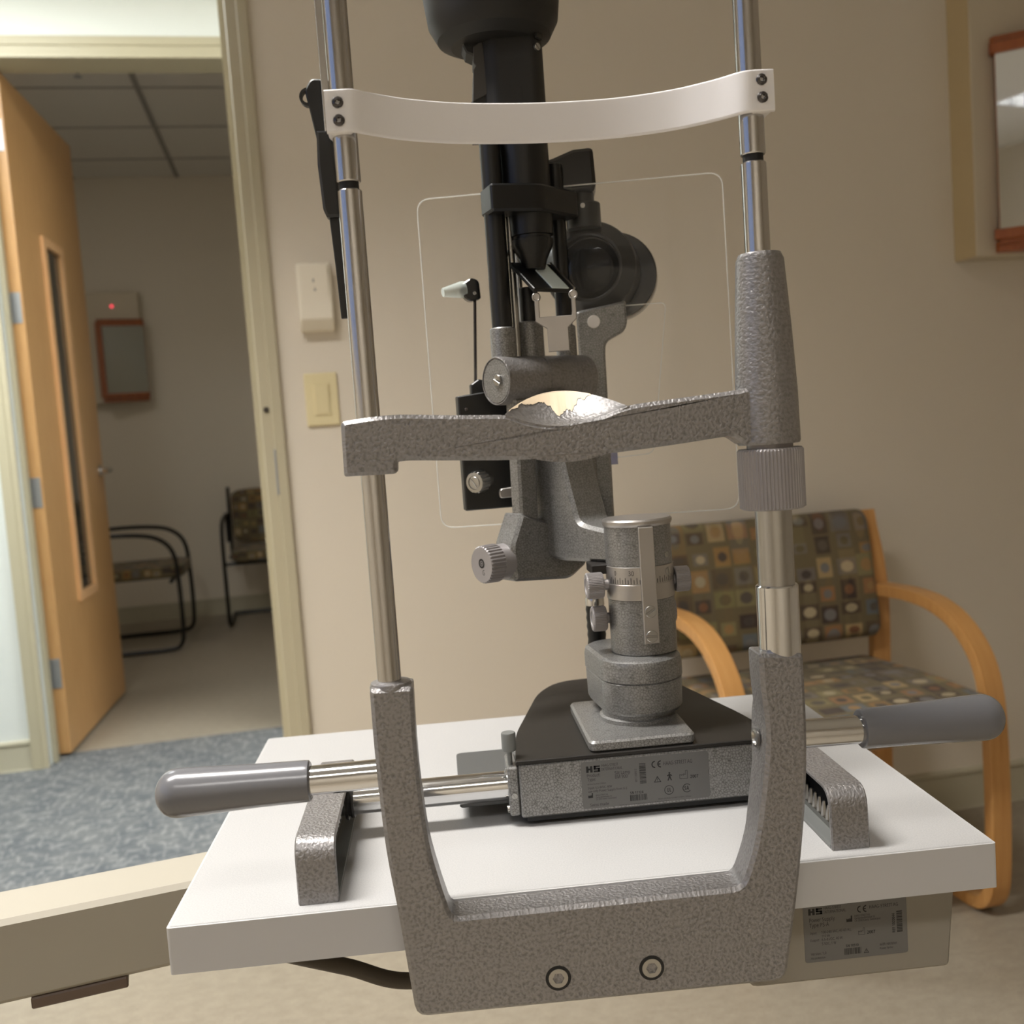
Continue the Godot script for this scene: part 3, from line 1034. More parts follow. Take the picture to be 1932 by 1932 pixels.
func pad(called: String, parent: Node3D, c: Vector3, s: Vector3, B: Basis) -> void:
	var mb := MB.new()
	var T := Transform3D(B, c)
	var r := minf(s.x, minf(s.y, s.z)) * 0.48
	# superellipsoid-edged cushion
	var n := 20
	var rings := []
	var cs := []
	var flat_axis := 1 if s.y < s.z else 2
	for i in n + 1:
		var ph := lerpf(-PI / 2, PI / 2, float(i) / n)
		var k := pow(maxf(cos(ph), 0.0), 0.35)
		var h := signf(sin(ph)) * pow(absf(sin(ph)), 0.6) * 0.5
		var ring := PackedVector3Array()
		for j in 40:
			var a := TAU * j / 40
			var ca := signf(cos(a)) * pow(absf(cos(a)), 0.28) * 0.5
			var sa := signf(sin(a)) * pow(absf(sin(a)), 0.28) * 0.5
			var shrink := 1.0 - (1.0 - k) * 2.0 * r / minf(s.x, s.z if flat_axis == 1 else s.y)
			var p := Vector3(ca * s.x * shrink, h * s.y, sa * s.z * shrink) if flat_axis == 1 else Vector3(ca * s.x * shrink, sa * s.y * shrink, h * s.z)
			ring.push_back(T * p)
		rings.append(ring)
		cs.append(T * (Vector3(0, h * s.y, 0) if flat_axis == 1 else Vector3(0, 0, h * s.z)))
	for i in rings.size() - 1:
		for j in 40:
			mb.oquad(rings[i][j], rings[i][(j + 1) % 40], rings[i + 1][(j + 1) % 40], rings[i + 1][j], c)
	for j in 40:
		mb.otri(cs[0], rings[0][j], rings[0][(j + 1) % 40], c)
		mb.otri(cs[n], rings[n][j], rings[n][(j + 1) % 40], c)
	part(called, mb, M.patchwork_fabric, parent, 60.0)

func build_wall_things() -> void:
	# rocker switch
	var at := Vector3(-1.5, 1.13, 0)
	var t := thing("light_switch", "ivory rocker light switch plate on the cream wall by the door", "switch", at, true)
	var mb := MB.new()
	prism(mb, rrect(0.07, 0.113, 0.003), 0.0, 0.0065, 0.002, Transform3D(Basis(), at))
	part("plate", mb, M.switch_ivory, t)
	mb = MB.new()
	prism(mb, rrect(0.036, 0.069, 0.002), 0.006, 0.0085, 0.0008, Transform3D(Basis(), at))
	part("bezel", mb, M.switch_ivory, t)
	mb = MB.new()
	prism(mb, rrect(0.03, 0.063, 0.001), 0.0, 0.0045, 0.001, Transform3D(Basis(Vector3.RIGHT, deg_to_rad(4)), at + Vector3(0, 0, 0.007)))
	part("rocker", mb, M.switch_ivory, t)
	for y in [-0.0485, 0.0485]:
		screw(ax(at + Vector3(0, y, 0.0062), Vector3.BACK), 0.0032, 0.0009, t, M.switch_ivory, 1, 0.4)
	# control box above it: tall front, rounded overhanging underside
	at = Vector3(-1.496, 1.356, 0)
	t = thing("wall_control_box", "cream plastic control box on the wall above the light switch", "control box", at, true)
	mb = MB.new()
	var side := rpoly([Vector3(0.0, -0.082, 0.0), Vector3(0.02, -0.082, 0.004), Vector3(0.038, -0.058, 0.005), Vector3(0.034, 0.06, 0.006), Vector3(0.0, 0.062, 0.0)], 0.0, 4)
	prism(mb, side, -0.036, 0.036, 0.004, Transform3D(Basis(Vector3(0, 0, 1), Vector3(0, 1, 0), Vector3(-1, 0, 0)), at))
	part("housing", mb, M.switch_cover, t)
	mb = MB.new()
	prism(mb, rrect(0.058, 0.108, 0.003), 0.0, 0.002, 0.001, Transform3D(Basis(Vector3.RIGHT, deg_to_rad(2.2)), at + Vector3(0, 0.001, 0.0357)))
	part("front_cover", mb, M.switch_cover, t)
	var st := SurfaceTool.new()
	st.begin(Mesh.PRIMITIVE_TRIANGLES)
	var T := Transform3D(Basis(Vector3.RIGHT, deg_to_rad(2.2)), at + Vector3(0, 0.001, 0.0379))
	flat(st, circle(Vector2(-0.009, -0.043), 0.0038, 12), T)
	strokes(st, [[0.005, -0.043, 0.016, 0.0042]], T)
	print_part("logo", st, M.print_grey, t)
	st = SurfaceTool.new()
	st.begin(Mesh.PRIMITIVE_TRIANGLES)
	strokes(st, [[-0.002, 0.021, 0.0015, 0.009], [-0.002, 0.021, 0.006, 0.0015, 0.8], [-0.002, 0.021, 0.006, 0.0015, -0.8], [0.0, 0.003, 0.0015, 0.008], [0.0, 0.0015, 0.006, 0.0015, 0.6], [0.0, 0.0015, 0.006, 0.0015, -0.6]], T)
	print_part("button_marks", st, M.mark_grey, t)
	mirror_unit(Vector3(0.047, 1.365, 0), 0.42, 0.63, Vector3(0.1, 1.378, 0.094), 38.0, 0.3, false, "cream wall cabinet with wood-trimmed mirror swung out, above the armchair")

# ------------------------------------------------------------------ armchair against the back wall (ROOM axes)
func build_chair() -> void:
	var at := Vector3(-0.545, 0, 0.3)
	var t := thing("armchair", "bentwood armchair with patchwork upholstery standing against the cream wall", "armchair", at, true)
	var sec := rpoly([Vector2(-0.0215, -0.0135), Vector2(0.0215, -0.0135), Vector2(0.0215, 0.0135), Vector2(-0.0215, 0.0135)], 0.004, 2)
	for s in [-0.81, -0.28]:
		# arm and front leg in one bent strip, running back along the floor
		var p := []
		for q in [Vector2(0.13, 0.612), Vector2(0.2, 0.616), Vector2(0.28, 0.618), Vector2(0.36, 0.61), Vector2(0.43, 0.585), Vector2(0.49, 0.535), Vector2(0.52, 0.47), Vector2(0.53, 0.38), Vector2(0.532, 0.25), Vector2(0.528, 0.12), Vector2(0.518, 0.055), Vector2(0.49, 0.024), Vector2(0.44, 0.015), Vector2(0.3, 0.0145), Vector2(0.12, 0.0145)]:
			p.append(Vector3(s, q.y, q.x))
		var mb := MB.new()
		sweep(mb, smooth_path(p, 4), Vector3.RIGHT, sec)
		part("arm", mb, M.beech_bentwood, t)
		# rear post with its swept-back top
		p = []
		for q in [Vector2(0.12, 0.028), Vector2(0.122, 0.2), Vector2(0.13, 0.4), Vector2(0.135, 0.54), Vector2(0.133, 0.62), Vector2(0.118, 0.69), Vector2(0.1, 0.745), Vector2(0.088, 0.79)]:
			p.append(Vector3(s, q.y, q.x))
		mb = MB.new()
		sweep(mb, smooth_path(p, 4), Vector3.RIGHT, sec)
		part("rear_post", mb, M.beech_bentwood, t)
	# seat: thick pad with a rounded waterfall front
	var prof := rpoly([Vector3(0.1, 0.398, 0.01), Vector3(0.53, 0.398, 0.03), Vector3(0.605, 0.405, 0.03), Vector3(0.6, 0.462, 0.035), Vector3(0.4, 0.472, 0.05), Vector3(0.1, 0.455, 0.02)], 0.01, 5)
	slab("seat", t, prof, -0.785, -0.305, 0.014)
	# backrest: curved pad
	prof = rpoly([Vector3(0.118, 0.5, 0.02), Vector3(0.178, 0.512, 0.025), Vector3(0.166, 0.66, 0.05), Vector3(0.128, 0.8, 0.022), Vector3(0.076, 0.795, 0.016), Vector3(0.108, 0.66, 0.03)], 0.02, 5)
	slab("backrest", t, prof, -0.792, -0.298, 0.016)
	var rb := MB.new()
	for z in [0.2, 0.46]: bx(rb, -0.79, -0.3, 0.376, 0.4, z - 0.018, z + 0.018, 0.002)
	part("seat_rail", rb, M.beech_bentwood, t)

# a cushion: (z, y) outline run along x, its two ends rounded over
func slab(called: String, parent: Node3D, prof: PackedVector2Array, x0: float, x1: float, r: float) -> void:
	var mb := MB.new()
	var c := Vector2.ZERO
	for q in prof: c += q
	c /= prof.size()
	var rings := []
	var cs := []
	var xs := []
	for k in 5: xs.append([x0 + r * (1.0 - cos(k * PI / 8)), r * (1.0 - sin(k * PI / 8))])
	for k in 5: xs.append([x1 - r * (1.0 - cos((4 - k) * PI / 8)), r * (1.0 - sin((4 - k) * PI / 8))])
	for e in xs:
		var ring := PackedVector3Array()
		for q in prof:
			var d: Vector2 = q - c
			var l := maxf(d.length(), 0.001)
			var w: Vector2 = c + d * (1.0 - minf(e[1] / l, 0.9))
			ring.push_back(Vector3(e[0], w.y, w.x))
		rings.append(ring)
		cs.append(Vector3(e[0], c.y, c.x))
	loft(mb, rings, cs)
	part(called, mb, M.patchwork_fabric, parent, 50.0)

# ------------------------------------------------------------------ instrument table
func build_table() -> void:
	var t := thing("instrument_table", "small white laminate table top under the slit lamp", "table", Vector3(0, TT - 0.0284, -0.186))
	var mb := MB.new()
	var outline := rpoly([Vector2(-0.2485, -0.0012), Vector2(0.2485, -0.0012), Vector2(0.2485, -0.3715), Vector2(-0.2485, -0.3715)], 0.001, 4)
	for i in outline.size(): outline[i].y = -outline[i].y
	var up := Transform3D(Basis(Vector3(1, 0, 0), Vector3(0, 0, -1), Vector3(0, 1, 0)), Vector3.ZERO)
	prism(mb, outline, TT - 0.0282, TT, 0.0004, up)
	part("table_top", mb, M.table_laminate, t)
	# edge band on all four sides
	var outer := rpoly([Vector2(-0.25, 0.0), Vector2(0.25, 0.0), Vector2(0.25, -0.373), Vector2(-0.25, -0.373)], 0.0022, 4)
	for i in outer.size(): outer[i].y = -outer[i].y
	mb = MB.new()
	var o2 := outer.duplicate()
	var i2 := outline.duplicate()
	if Geometry2D.is_polygon_clockwise(o2):
		o2.reverse()
		i2.reverse()
	frame_prism(mb, o2, i2, TT - 0.0284, TT - 0.0004, up)
	part("edge_band", mb, M.table_edge, t, 25.0)
	# swing arm: square steel tube under the table, running left to its stand
	var A := Vector3(-0.44, 0, -0.11)
	var dirx := Vector3(0.965, 0, -0.262)
	t = thing("swing_arm", "beige square steel arm carrying the white table, ending at a floor stand", "table arm", Vector3(-0.43, 0, -0.12))
	var T := Transform3D(Basis(dirx, Vector3.UP, dirx.cross(Vector3.UP)), Vector3(-0.335, 0.7055, -0.144))
	mb = MB.new()
	box(mb, Vector3(-0.14, 0, 0), Vector3(0.68, 0.058, 0.056), 0.0035, T)
	part("arm", mb, M.beige_enamel, t)
	mb = MB.new()
	box(mb, Vector3(0.2, 0.0, 0.01), Vector3(0.14, 0.0045, 0.12), 0.001, Transform3D(T.basis, T.origin + Vector3(0, 0.0288, 0)))
	part("mounting_plate", mb, M.brown_enamel, t)
	mb = MB.new()
	box(mb, Vector3(-0.018, -0.033, 0.012), Vector3(0.062, 0.008, 0.03), 0.001, T)
	part("arm_bracket", mb, M.brown_enamel, t)
	mb = MB.new()
	lathe(mb, [Vector2(0, 0), Vector2(0.2, 0), Vector2(0.2, 0.012), Vector2(0.16, 0.024), Vector2(0.028, 0.03), Vector2(0.026, 0.677), Vector2(0, 0.677)], 32, Transform3D(Basis(), T * Vector3(-0.105, 0, 0) * Vector3(1, 0, 1)))
	part("stand", mb, M.brown_enamel, t)
	# power supply under the right end
	t = thing("power_supply", "grey beige power supply box with a silver label, fixed under the table", "power supply", Vector3(0.17, 0.67, -0.06))
	mb = MB.new()
	prism(mb, rpoly([Vector3(0.1, 0.6715, 0.006), Vector3(0.2325, 0.6715, 0.003), Vector2(0.239, 0.7366), Vector2(0.1, 0.7366)], 0.001, 3), -0.12, -0.03, 0.002)
	part("case", mb, M.beige_plastic, t)
	mb = MB.new()
	prism(mb, rpoly([Vector2(0.137, 0.6845), Vector2(0.205, 0.6845), Vector2(0.205, 0.7225), Vector2(0.137, 0.7225)], 0.0018, 3), -0.0302, -0.0296, 0.0001)
	part("label_plate", mb, M.label_silver, t, 35.0, "silver type label with black print")
	power_label(t.get_node("label_plate"))
	# cable slung under the table
	t = thing("table_cable", "dark flat cable sagging below the white table edge", "cable", Vector3(-0.14, 0.67, -0.09))
	mb = MB.new()
	var path := smooth_path([Vector3(-0.205, 0.734, -0.03), Vector3(-0.19, 0.705, -0.07), Vector3(-0.158, 0.6825, -0.09), Vector3(-0.12, 0.6715, -0.085), Vector3(-0.06, 0.672, -0.09), Vector3(0.0, 0.69, -0.1), Vector3(0.04, 0.734, -0.12)], 8)
	tube(mb, path, 0.0055, 12)
	part("cable", mb, M.cable_dark, t)
	for s in [-1, 1]: rail_cover(s)

# cover of the toothed rail on which the instrument rolls; open towards the middle of the table
func rail_cover(s: int) -> void:
	var x_in := 0.1512 * s
	var x_out := 0.1752 * s
	var t := thing("rail_cover", "hammered grey rail cover with a toothed rack, %s" % ("beside the power supply end of the table" if s > 0 else "by the beige swing arm"), "rail cover", Vector3((x_in + x_out) / 2, TT, -0.09))
	var mb := MB.new()
	# arch in (z, y)
	var poly := PackedVector2Array()
	var outer := rpoly([Vector3(-0.011, TT, 0), Vector3(-0.0125, TT + 0.0385, 0.013), Vector3(-0.172, TT + 0.0385, 0.013), Vector3(-0.1735, TT, 0)], 0.0, 6)
	var inner := rpoly([Vector3(-0.1705, TT, 0), Vector3(-0.169, TT + 0.0355, 0.011), Vector3(-0.0155, TT + 0.0355, 0.011), Vector3(-0.014, TT, 0)], 0.0, 6)
	poly.append_array(outer)
	poly.append_array(inner)
	var T := Transform3D(Basis(Vector3(0, 0, 1), Vector3(0, 1, 0), Vector3(-1, 0, 0)), Vector3.ZERO)
	prism(mb, poly, -maxf(x_in, x_out), -minf(x_in, x_out), 0.0008, T)
	# closed outer cheek
	var cheek := rpoly([Vector3(-0.0118, TT + 0.0003, 0), Vector3(-0.0133, TT + 0.0377, 0.0125), Vector3(-0.1712, TT + 0.0377, 0.0125), Vector3(-0.1727, TT + 0.0003, 0)], 0.0, 6)
	prism(mb, cheek, -x_out if s > 0 else -x_out - 0.003, -x_out + 0.003 if s > 0 else -x_out, 0.0004, T)
	part("shell", mb, M.hammer_enamel, t)
	mb = MB.new()
	bx(mb, x_out - 0.0035 * s, x_out - 0.005 * s, TT + 0.001, TT + 0.034, -0.168, -0.017, 0.0)
	part("liner", mb, M.black_interior, t)
	mb = MB.new()
	bx(mb, x_in, x_out - 0.004 * s, TT + 0.0002, TT + 0.003, -0.17, -0.0145, 0.0003)
	part("base_strip", mb, M.smooth_grey_enamel, t)
	mb = MB.new()
	bx(mb, x_in + 0.009 * s, x_in + 0.014 * s, TT + 0.003, TT + 0.0065, -0.168, -0.017, 0.0)
	var z := -0.021
	while z > -0.165:
		var cone := [Vector2(0.0027, 0), Vector2(0.0024, 0.004), Vector2(0.0012, 0.0098), Vector2(0, 0.0104)]
		lathe(mb, cone, 8, Transform3D(Basis(), Vector3(x_in + 0.0115 * s, TT + 0.0062, z)))
		z -= 0.0078
	part("toothed_rack", mb, M.satin_steel, t)

# ------------------------------------------------------------------ chin and forehead rest
func build_headrest() -> void:
	var t := thing("headrest", "hammered grey chin and forehead rest frame bolted to the table front", "headrest", Vector3(0, 0.7, 0.012))
	var mb := MB.new()
	var zf := 0.0246
	var u := rpoly([Vector3(-0.1201, 0.9, 0.002), Vector3(-0.1203, 0.8706, 0.02), Vector3(-0.1197, 0.838, 0.03), Vector3(-0.1182, 0.8035, 0.03), Vector3(-0.1146, 0.7738, 0.02), Vector3(-0.109, 0.7085, 0.007), Vector3(0.1066, 0.706, 0.007), Vector3(0.1169, 0.7616, 0.02), Vector3(0.1238, 0.812, 0.03), Vector3(0.1265, 0.85, 0.02), Vector3(0.1263, 0.8988, 0.002), Vector3(0.1009, 0.9006, 0.002), Vector3(0.1009, 0.884, 0.01), Vector3(0.1032, 0.8548, 0.012), Vector3(0.1012, 0.8366, 0.01), Vector3(0.0974, 0.8116, 0.012), Vector3(0.0921, 0.7867, 0.01), Vector3(0.0835, 0.765, 0.006), Vector3(-0.0845, 0.7648, 0.005), Vector3(-0.0885, 0.78, 0.01), Vector3(-0.0942, 0.8071, 0.012), Vector3(-0.0966, 0.844, 0.02), Vector3(-0.0968, 0.87, 0.012), Vector3(-0.0961, 0.8995, 0.002)], 0.002, 3)
	prism(mb, u, 0.0006, zf, 0.0022)
	# thicker back of each upright where the hand grips are let in
	for s in [-1, 1]:
		var xc := 0.1135 if s > 0 else -0.1085
		var rings := []
		var cs := []
		for e in [[0.766, -0.0005, 0.006], [0.79, -0.003, 0.009], [0.83, -0.007, 0.0105], [0.85, -0.008, 0.011], [0.862, -0.0065, 0.0105], [0.88, -0.0005, 0.0095], [0.895, 0.003, 0.009]]:
			var ring := PackedVector3Array()
			var sh: float = lerpf(-0.016 if s > 0 else 0.011, 0.0, clampf((e[0] - 0.766) / 0.07, 0, 1))
			for q in rrect(e[2] * 2, 0.014, 0.004, 3): ring.push_back(Vector3(xc + sh + q.x, e[0], e[1] + 0.007 + q.y))
			rings.append(ring)
			cs.append(Vector3(xc + sh, e[0], e[1] + 0.007))
		loft(mb, rings, cs)
	# round collars at the upright tops
	lathe(mb, [Vector2(0, 0.885), Vector2(0.0118, 0.885), Vector2(0.0121, 0.8985), Vector2(0.0112, 0.901), Vector2(0.0072, 0.9018), Vector2(0, 0.9018)], 28, Transform3D(Basis(), Vector3(-0.1087, 0, 0.0125)))
	var frame := part("base_frame", mb, M.hammer_enamel, t, 30.0)
	# socket bolts in the bar
	for x in [-0.0267, 0.0276]:
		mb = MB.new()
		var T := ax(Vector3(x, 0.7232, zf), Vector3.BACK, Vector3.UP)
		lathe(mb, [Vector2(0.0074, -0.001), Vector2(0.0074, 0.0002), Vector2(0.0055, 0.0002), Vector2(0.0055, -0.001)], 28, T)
		part("painted_recess_shade", mb, M.groove_black, frame)  # flat black ring painting in the shade of a gap round the bolt
		mb = MB.new()
		var hexi := PackedVector2Array()
		for i in 24:
			var a := TAU * i / 24
			var k := cos(PI / 6) / cos(fposmod(a, PI / 3) - PI / 6)
			hexi.push_back(Vector2(cos(a), sin(a)) * 0.0034 * k)
		frame_prism(mb, circle(Vector2.ZERO, 0.0056, 24), hexi, -0.002, 0.0006, Transform3D(Basis(), Vector3(x, 0.7232, zf)))
		prism(mb, circle(Vector2.ZERO, 0.0055, 24), -0.003, -0.0016, 0.0, Transform3D(Basis(), Vector3(x, 0.7232, zf)))
		part("socket_bolt", mb, M.satin_steel, frame, 30.0, "hex socket bolt")
	# cross hole with a bright grub screw on the inner cheek of the right upright
	mb = MB.new()
	lathe(mb, [Vector2(0, -0.001), Vector2(0.0052, -0.001), Vector2(0.0056, 0.0006), Vector2(0.0042, 0.0008), Vector2(0.0036, -0.0006), Vector2(0, -0.0006)], 20, ax(Vector3(0.1005, 0.8475, 0.0085), Vector3(-1, 0, 0.05)))
	part("grub_screw", mb, M.satin_steel, frame)
	# columns
	for e in [[-0.1094, 0.0067, 0.8985, 1.1752], [0.1155, 0.007, 1.12, 1.1785]]:
		var x: float = e[0]
		var r: float = e[1]
		var g: float = e[3]
		mb = MB.new()
		var T := Transform3D(Basis(), Vector3(x, 0, 0.012))
		lathe(mb, [Vector2(0, e[2]), Vector2(r, e[2]), Vector2(r, g - 0.0026), Vector2(r - 0.0005, g - 0.002), Vector2(0, g - 0.002)], 36, T)
		lathe(mb, [Vector2(0, g + 0.002), Vector2(r - 0.0005, g + 0.002), Vector2(r, g + 0.0026), Vector2(r, 1.46), Vector2(0, 1.46)], 36, T)
		var post := part("column", mb, M.polished_steel, t)
		mb = MB.new()
		lathe(mb, [Vector2(r - 0.0013, g - 0.003), Vector2(r - 0.0013, g + 0.003)], 28, T)
		part("groove", mb, M.groove_black, post)
	# right-hand lift: polished sleeve, inner tube, knurled wheel
	var R := Transform3D(Basis(), Vector3(0.1168, 0, 0.012))
	mb = MB.new()
	lathe(mb, [Vector2(0, 0.897), Vector2(0.0121, 0.897), Vector2(0.0121, 0.9372), Vector2(0.0114, 0.938), Vector2(0.0104, 0.9381), Vector2(0, 0.9381)], 40, R)
	part("lift_sleeve", mb, M.chrome, t)
	mb = MB.new()
	lathe(mb, [Vector2(0.0104, 0.936), Vector2(0.0104, 0.99)], 40, R)
	part("lift_tube", mb, M.satin_steel, t)
	mb = MB.new()
	lathe(mb, [Vector2(0.0, 0.982), Vector2(0.017, 0.982), Vector3(0.0186, 0.983, 1), Vector3(0.0187, 1.0155, 1), Vector2(0.0176, 1.0168), Vector2(0.013, 1.0168), Vector2(0.013, 1.02)], 224, R, 0.0005)
	part("lift_knob", mb, M.knob_grey, t, 25.0, "knurled grey height wheel")
	build_chin(t)
	build_forehead(t)
	# hand grips
	for s in [-1, 1]:
		var x0 := 0.119 if s < 0 else 0.124
		var x1 := 0.158 if s < 0 else 0.162
		var x2 := 0.2442 if s < 0 else 0.2492
		mb = MB.new()
		cyl(mb, Vector3(x0 * s, 0.8483, 0.012), Vector3((x1 + 0.004) * s, 0.8478, 0.012), 0.0083, 0.0004, 36)
		part("grip_tube", mb, M.chrome, t)
		mb = MB.new()
		var L := x2 - x1
		var prof := [Vector2(0, 0), Vector2(0.0104, 0), Vector2(0.0114, 0.0008), Vector2(0.01165, 0.003), Vector2(0.0121, L * 0.35), Vector2(0.0131, L * 0.65), Vector2(0.01365, L * 0.84)]
		for k in 7:
			var a := k * PI / 12
			prof.append(Vector2(0.0006 + 0.013 * cos(a), L - 0.0115 + 0.0115 * sin(a)))
		prof.append(Vector2(0, L))
		lathe(mb, prof, 40, ax(Vector3(x1 * s, 0.848, 0.012), Vector3(s, 0.0012, 0)))
		part("hand_grip", mb, M.grip_grey, t, 40.0, "smooth grey plastic hand grip")
	# fixation arm clipped behind the left column
	mb = MB.new()
	bx(mb, -0.1207, -0.1165, 1.205, 1.42, -0.001, 0.003, 0.0004)
	var fa := part("fixation_rod", mb, M.polished_steel, t)
	mb = MB.new()
	prism(mb, rpoly([Vector2(-0.1253, 1.2083), Vector2(-0.1165, 1.2083), Vector2(-0.1155, 1.1665), Vector3(-0.116, 1.1615, 0.001), Vector3(-0.1235, 1.1615, 0.001), Vector3(-0.1252, 1.166, 0.001), Vector2(-0.1262, 1.19)], 0.0004, 2), -0.006, 0.004, 0.0015)
	part("fixation_holder", mb, M.black_satin, fa)
	mb = MB.new()
	prism(mb, rpoly([Vector3(-0.1245, 1.197, 0.001), Vector3(-0.1285, 1.222, 0.002), Vector3(-0.1301, 1.231, 0.002), Vector3(-0.1262, 1.237, 0.002), Vector3(-0.1205, 1.2365, 0.001), Vector3(-0.1195, 1.207, 0.001)], 0.001, 3), -0.004, 0.0015, 0.001)
	frame_prism(mb, circle(Vector2(-0.1283, 1.2275), 0.005, 20), circle(Vector2(-0.1285, 1.2275), 0.0033, 20), -0.0035, 0.0008)
	part("fixation_hook", mb, M.black_satin, fa)
	mb = MB.new()
	prism(mb, rpoly([Vector2(-0.1225, 1.162), Vector2(-0.1168, 1.162), Vector2(-0.1162, 1.14), Vector2(-0.117, 1.1063), Vector2(-0.1205, 1.1063), Vector2(-0.1213, 1.135)], 0.0004, 2), -0.003, -0.0005, 0.0005)
	part("fixation_blade", mb, M.black_satin, fa)

func build_chin(t: Node3D) -> void:
	var mb := MB.new()
	var zf := 0.0232
	var pts := rpoly([Vector3(-0.1238, 1.0485, 0.003), Vector3(-0.1243, 1.0185, 0.0015), Vector3(-0.0952, 1.018, 0.0025), Vector3(-0.095, 1.0245, 0.0015), Vector3(-0.089, 1.0248, 0.002), Vector3(-0.034, 1.0208, 0.02), Vector3(0.006, 1.0198, 0.03), Vector3(0.05, 1.022, 0.02), Vector3(0.0925, 1.0256, 0.004), Vector3(0.0995, 1.0198, 0.002), Vector3(0.116, 1.0195, 0.0), Vector3(0.116, 1.052, 0.0), Vector3(0.1055, 1.0525, 0.003), Vector3(0.099, 1.0508, 0.004), Vector3(0.038, 1.0468, 0.006), Vector3(0.0285, 1.0448, 0.006), Vector3(0.014, 1.0398, 0.012), Vector3(-0.006, 1.0374, 0.012), Vector3(-0.022, 1.0408, 0.01), Vector3(-0.033, 1.0459, 0.004), Vector3(-0.07, 1.0482, 0.015), Vector3(-0.096, 1.0508, 0.015)], 0.002, 3)
	prism(mb, pts, 0.0015, zf, 0.0022)
	# boss around the left column
	prism(mb, rpoly([Vector3(-0.1236, 1.048, 0.002), Vector3(-0.124, 1.019, 0.001), Vector3(-0.0955, 1.0185, 0.001), Vector3(-0.0955, 1.048, 0.002)], 0.001, 2), -0.002, 0.012, 0.002)
	# tapering socket of the right column
	lathe(mb, [Vector2(0, 1.0192), Vector2(0.0172, 1.0192), Vector2(0.0178, 1.0205), Vector2(0.0174, 1.05), Vector2(0.0157, 1.085), Vector2(0.0134, 1.1225), Vector2(0.0118, 1.1262), Vector2(0.0072, 1.127), Vector2(0.0, 1.127)], 40, Transform3D(Basis(), Vector3(0.1163, 0, 0.012)))
	var bar := part("chin_bar", mb, M.hammer_enamel, t, 30.0)
	# chin cup: a saddle dipping towards the patient and rising at the back
	mb = MB.new()
	var nx := 96
	var nt := 12
	var topv := []
	for i in nx + 1:
		var k := lerpf(-1.0, 1.0, float(i) / nx)
		var x := 0.0005 + 0.0345 * k
		var q := 1.0 - k * k
		var row := []
		for j in nt + 1:
			var w := float(j) / nt
			var yf := 1.0462 - 0.0086 * q
			var yb := 1.0462 + 0.0118 * q
			var z := lerpf(zf - 0.001, zf - 0.001 - 0.004 - 0.034 * q, w)
			var y := lerpf(yf, yb, w * w * 0.75 + w * 0.25) - 0.004 * q * sin(PI * w)
			row.append(Vector3(x, y, z))
		topv.append(row)
	for i in nx:
		for j in nt:
			mb.quad(topv[i][j], topv[i + 1][j], topv[i + 1][j + 1], topv[i][j + 1])
			var d := Vector3(0, -0.005, 0)
			mb.quad(topv[i][j] + d, topv[i][j + 1] + d, topv[i + 1][j + 1] + d, topv[i + 1][j] + d)
		mb.quad(topv[i][nt], topv[i + 1][nt], topv[i + 1][nt] + Vector3(0, -0.005, 0), topv[i][nt] + Vector3(0, -0.005, 0))
		mb.quad(topv[i + 1][0], topv[i][0], topv[i][0] + Vector3(0, -0.02, 0), topv[i + 1][0] + Vector3(0, -0.02, 0))
	part("chin_cup", mb, M.hammer_enamel, bar, 50.0)
	# bare worn rim along the back of the cup, with a ragged lower border
	mb = MB.new()
	var f := noise(8, 1.0, FastNoiseLite.TYPE_SIMPLEX_SMOOTH, 3)
	var lo := []
	var hi := []
	for i in range(4, nx - 22):
		var k := lerpf(-1.0, 1.0, float(i) / nx)
		var depth := clampf(0.07 + 0.27 * exp(-pow((k - 0.0) / 0.26, 2.0)) + 0.1 * f.get_noise_1d(k * 8.0), 0.03, 0.5)
		var jj := (1.0 - depth) * nt
		var j0 := int(jj)
		var a: Vector3 = topv[i][j0].lerp(topv[i][mini(j0 + 1, nt)], jj - j0)
		lo.append(a + Vector3(0, 0.00035, 0.0001))
		hi.append(topv[i][nt] + Vector3(0, 0.0003, -0.0003))
	for i in lo.size() - 1:
		var mid0: Vector3 = topv[i + 4][nt - 1] + Vector3(0, 0.0004, 0.0001) if lo[i].z > topv[i + 4][nt - 1].z else lo[i]
		var mid1: Vector3 = topv[i + 5][nt - 1] + Vector3(0, 0.0004, 0.0001) if lo[i + 1].z > topv[i + 5][nt - 1].z else lo[i + 1]
		mb.quad(lo[i], lo[i + 1], mid1, mid0)
		mb.quad(mid0, mid1, hi[i + 1], hi[i])
		mb.quad(hi[i], hi[i + 1], hi[i + 1] + Vector3(0, -0.004, -0.0002), hi[i] + Vector3(0, -0.004, -0.0002))
	part("worn_rim", mb, M.worn_patch, bar, 60.0, "bare cream patch where the paint is worn off")

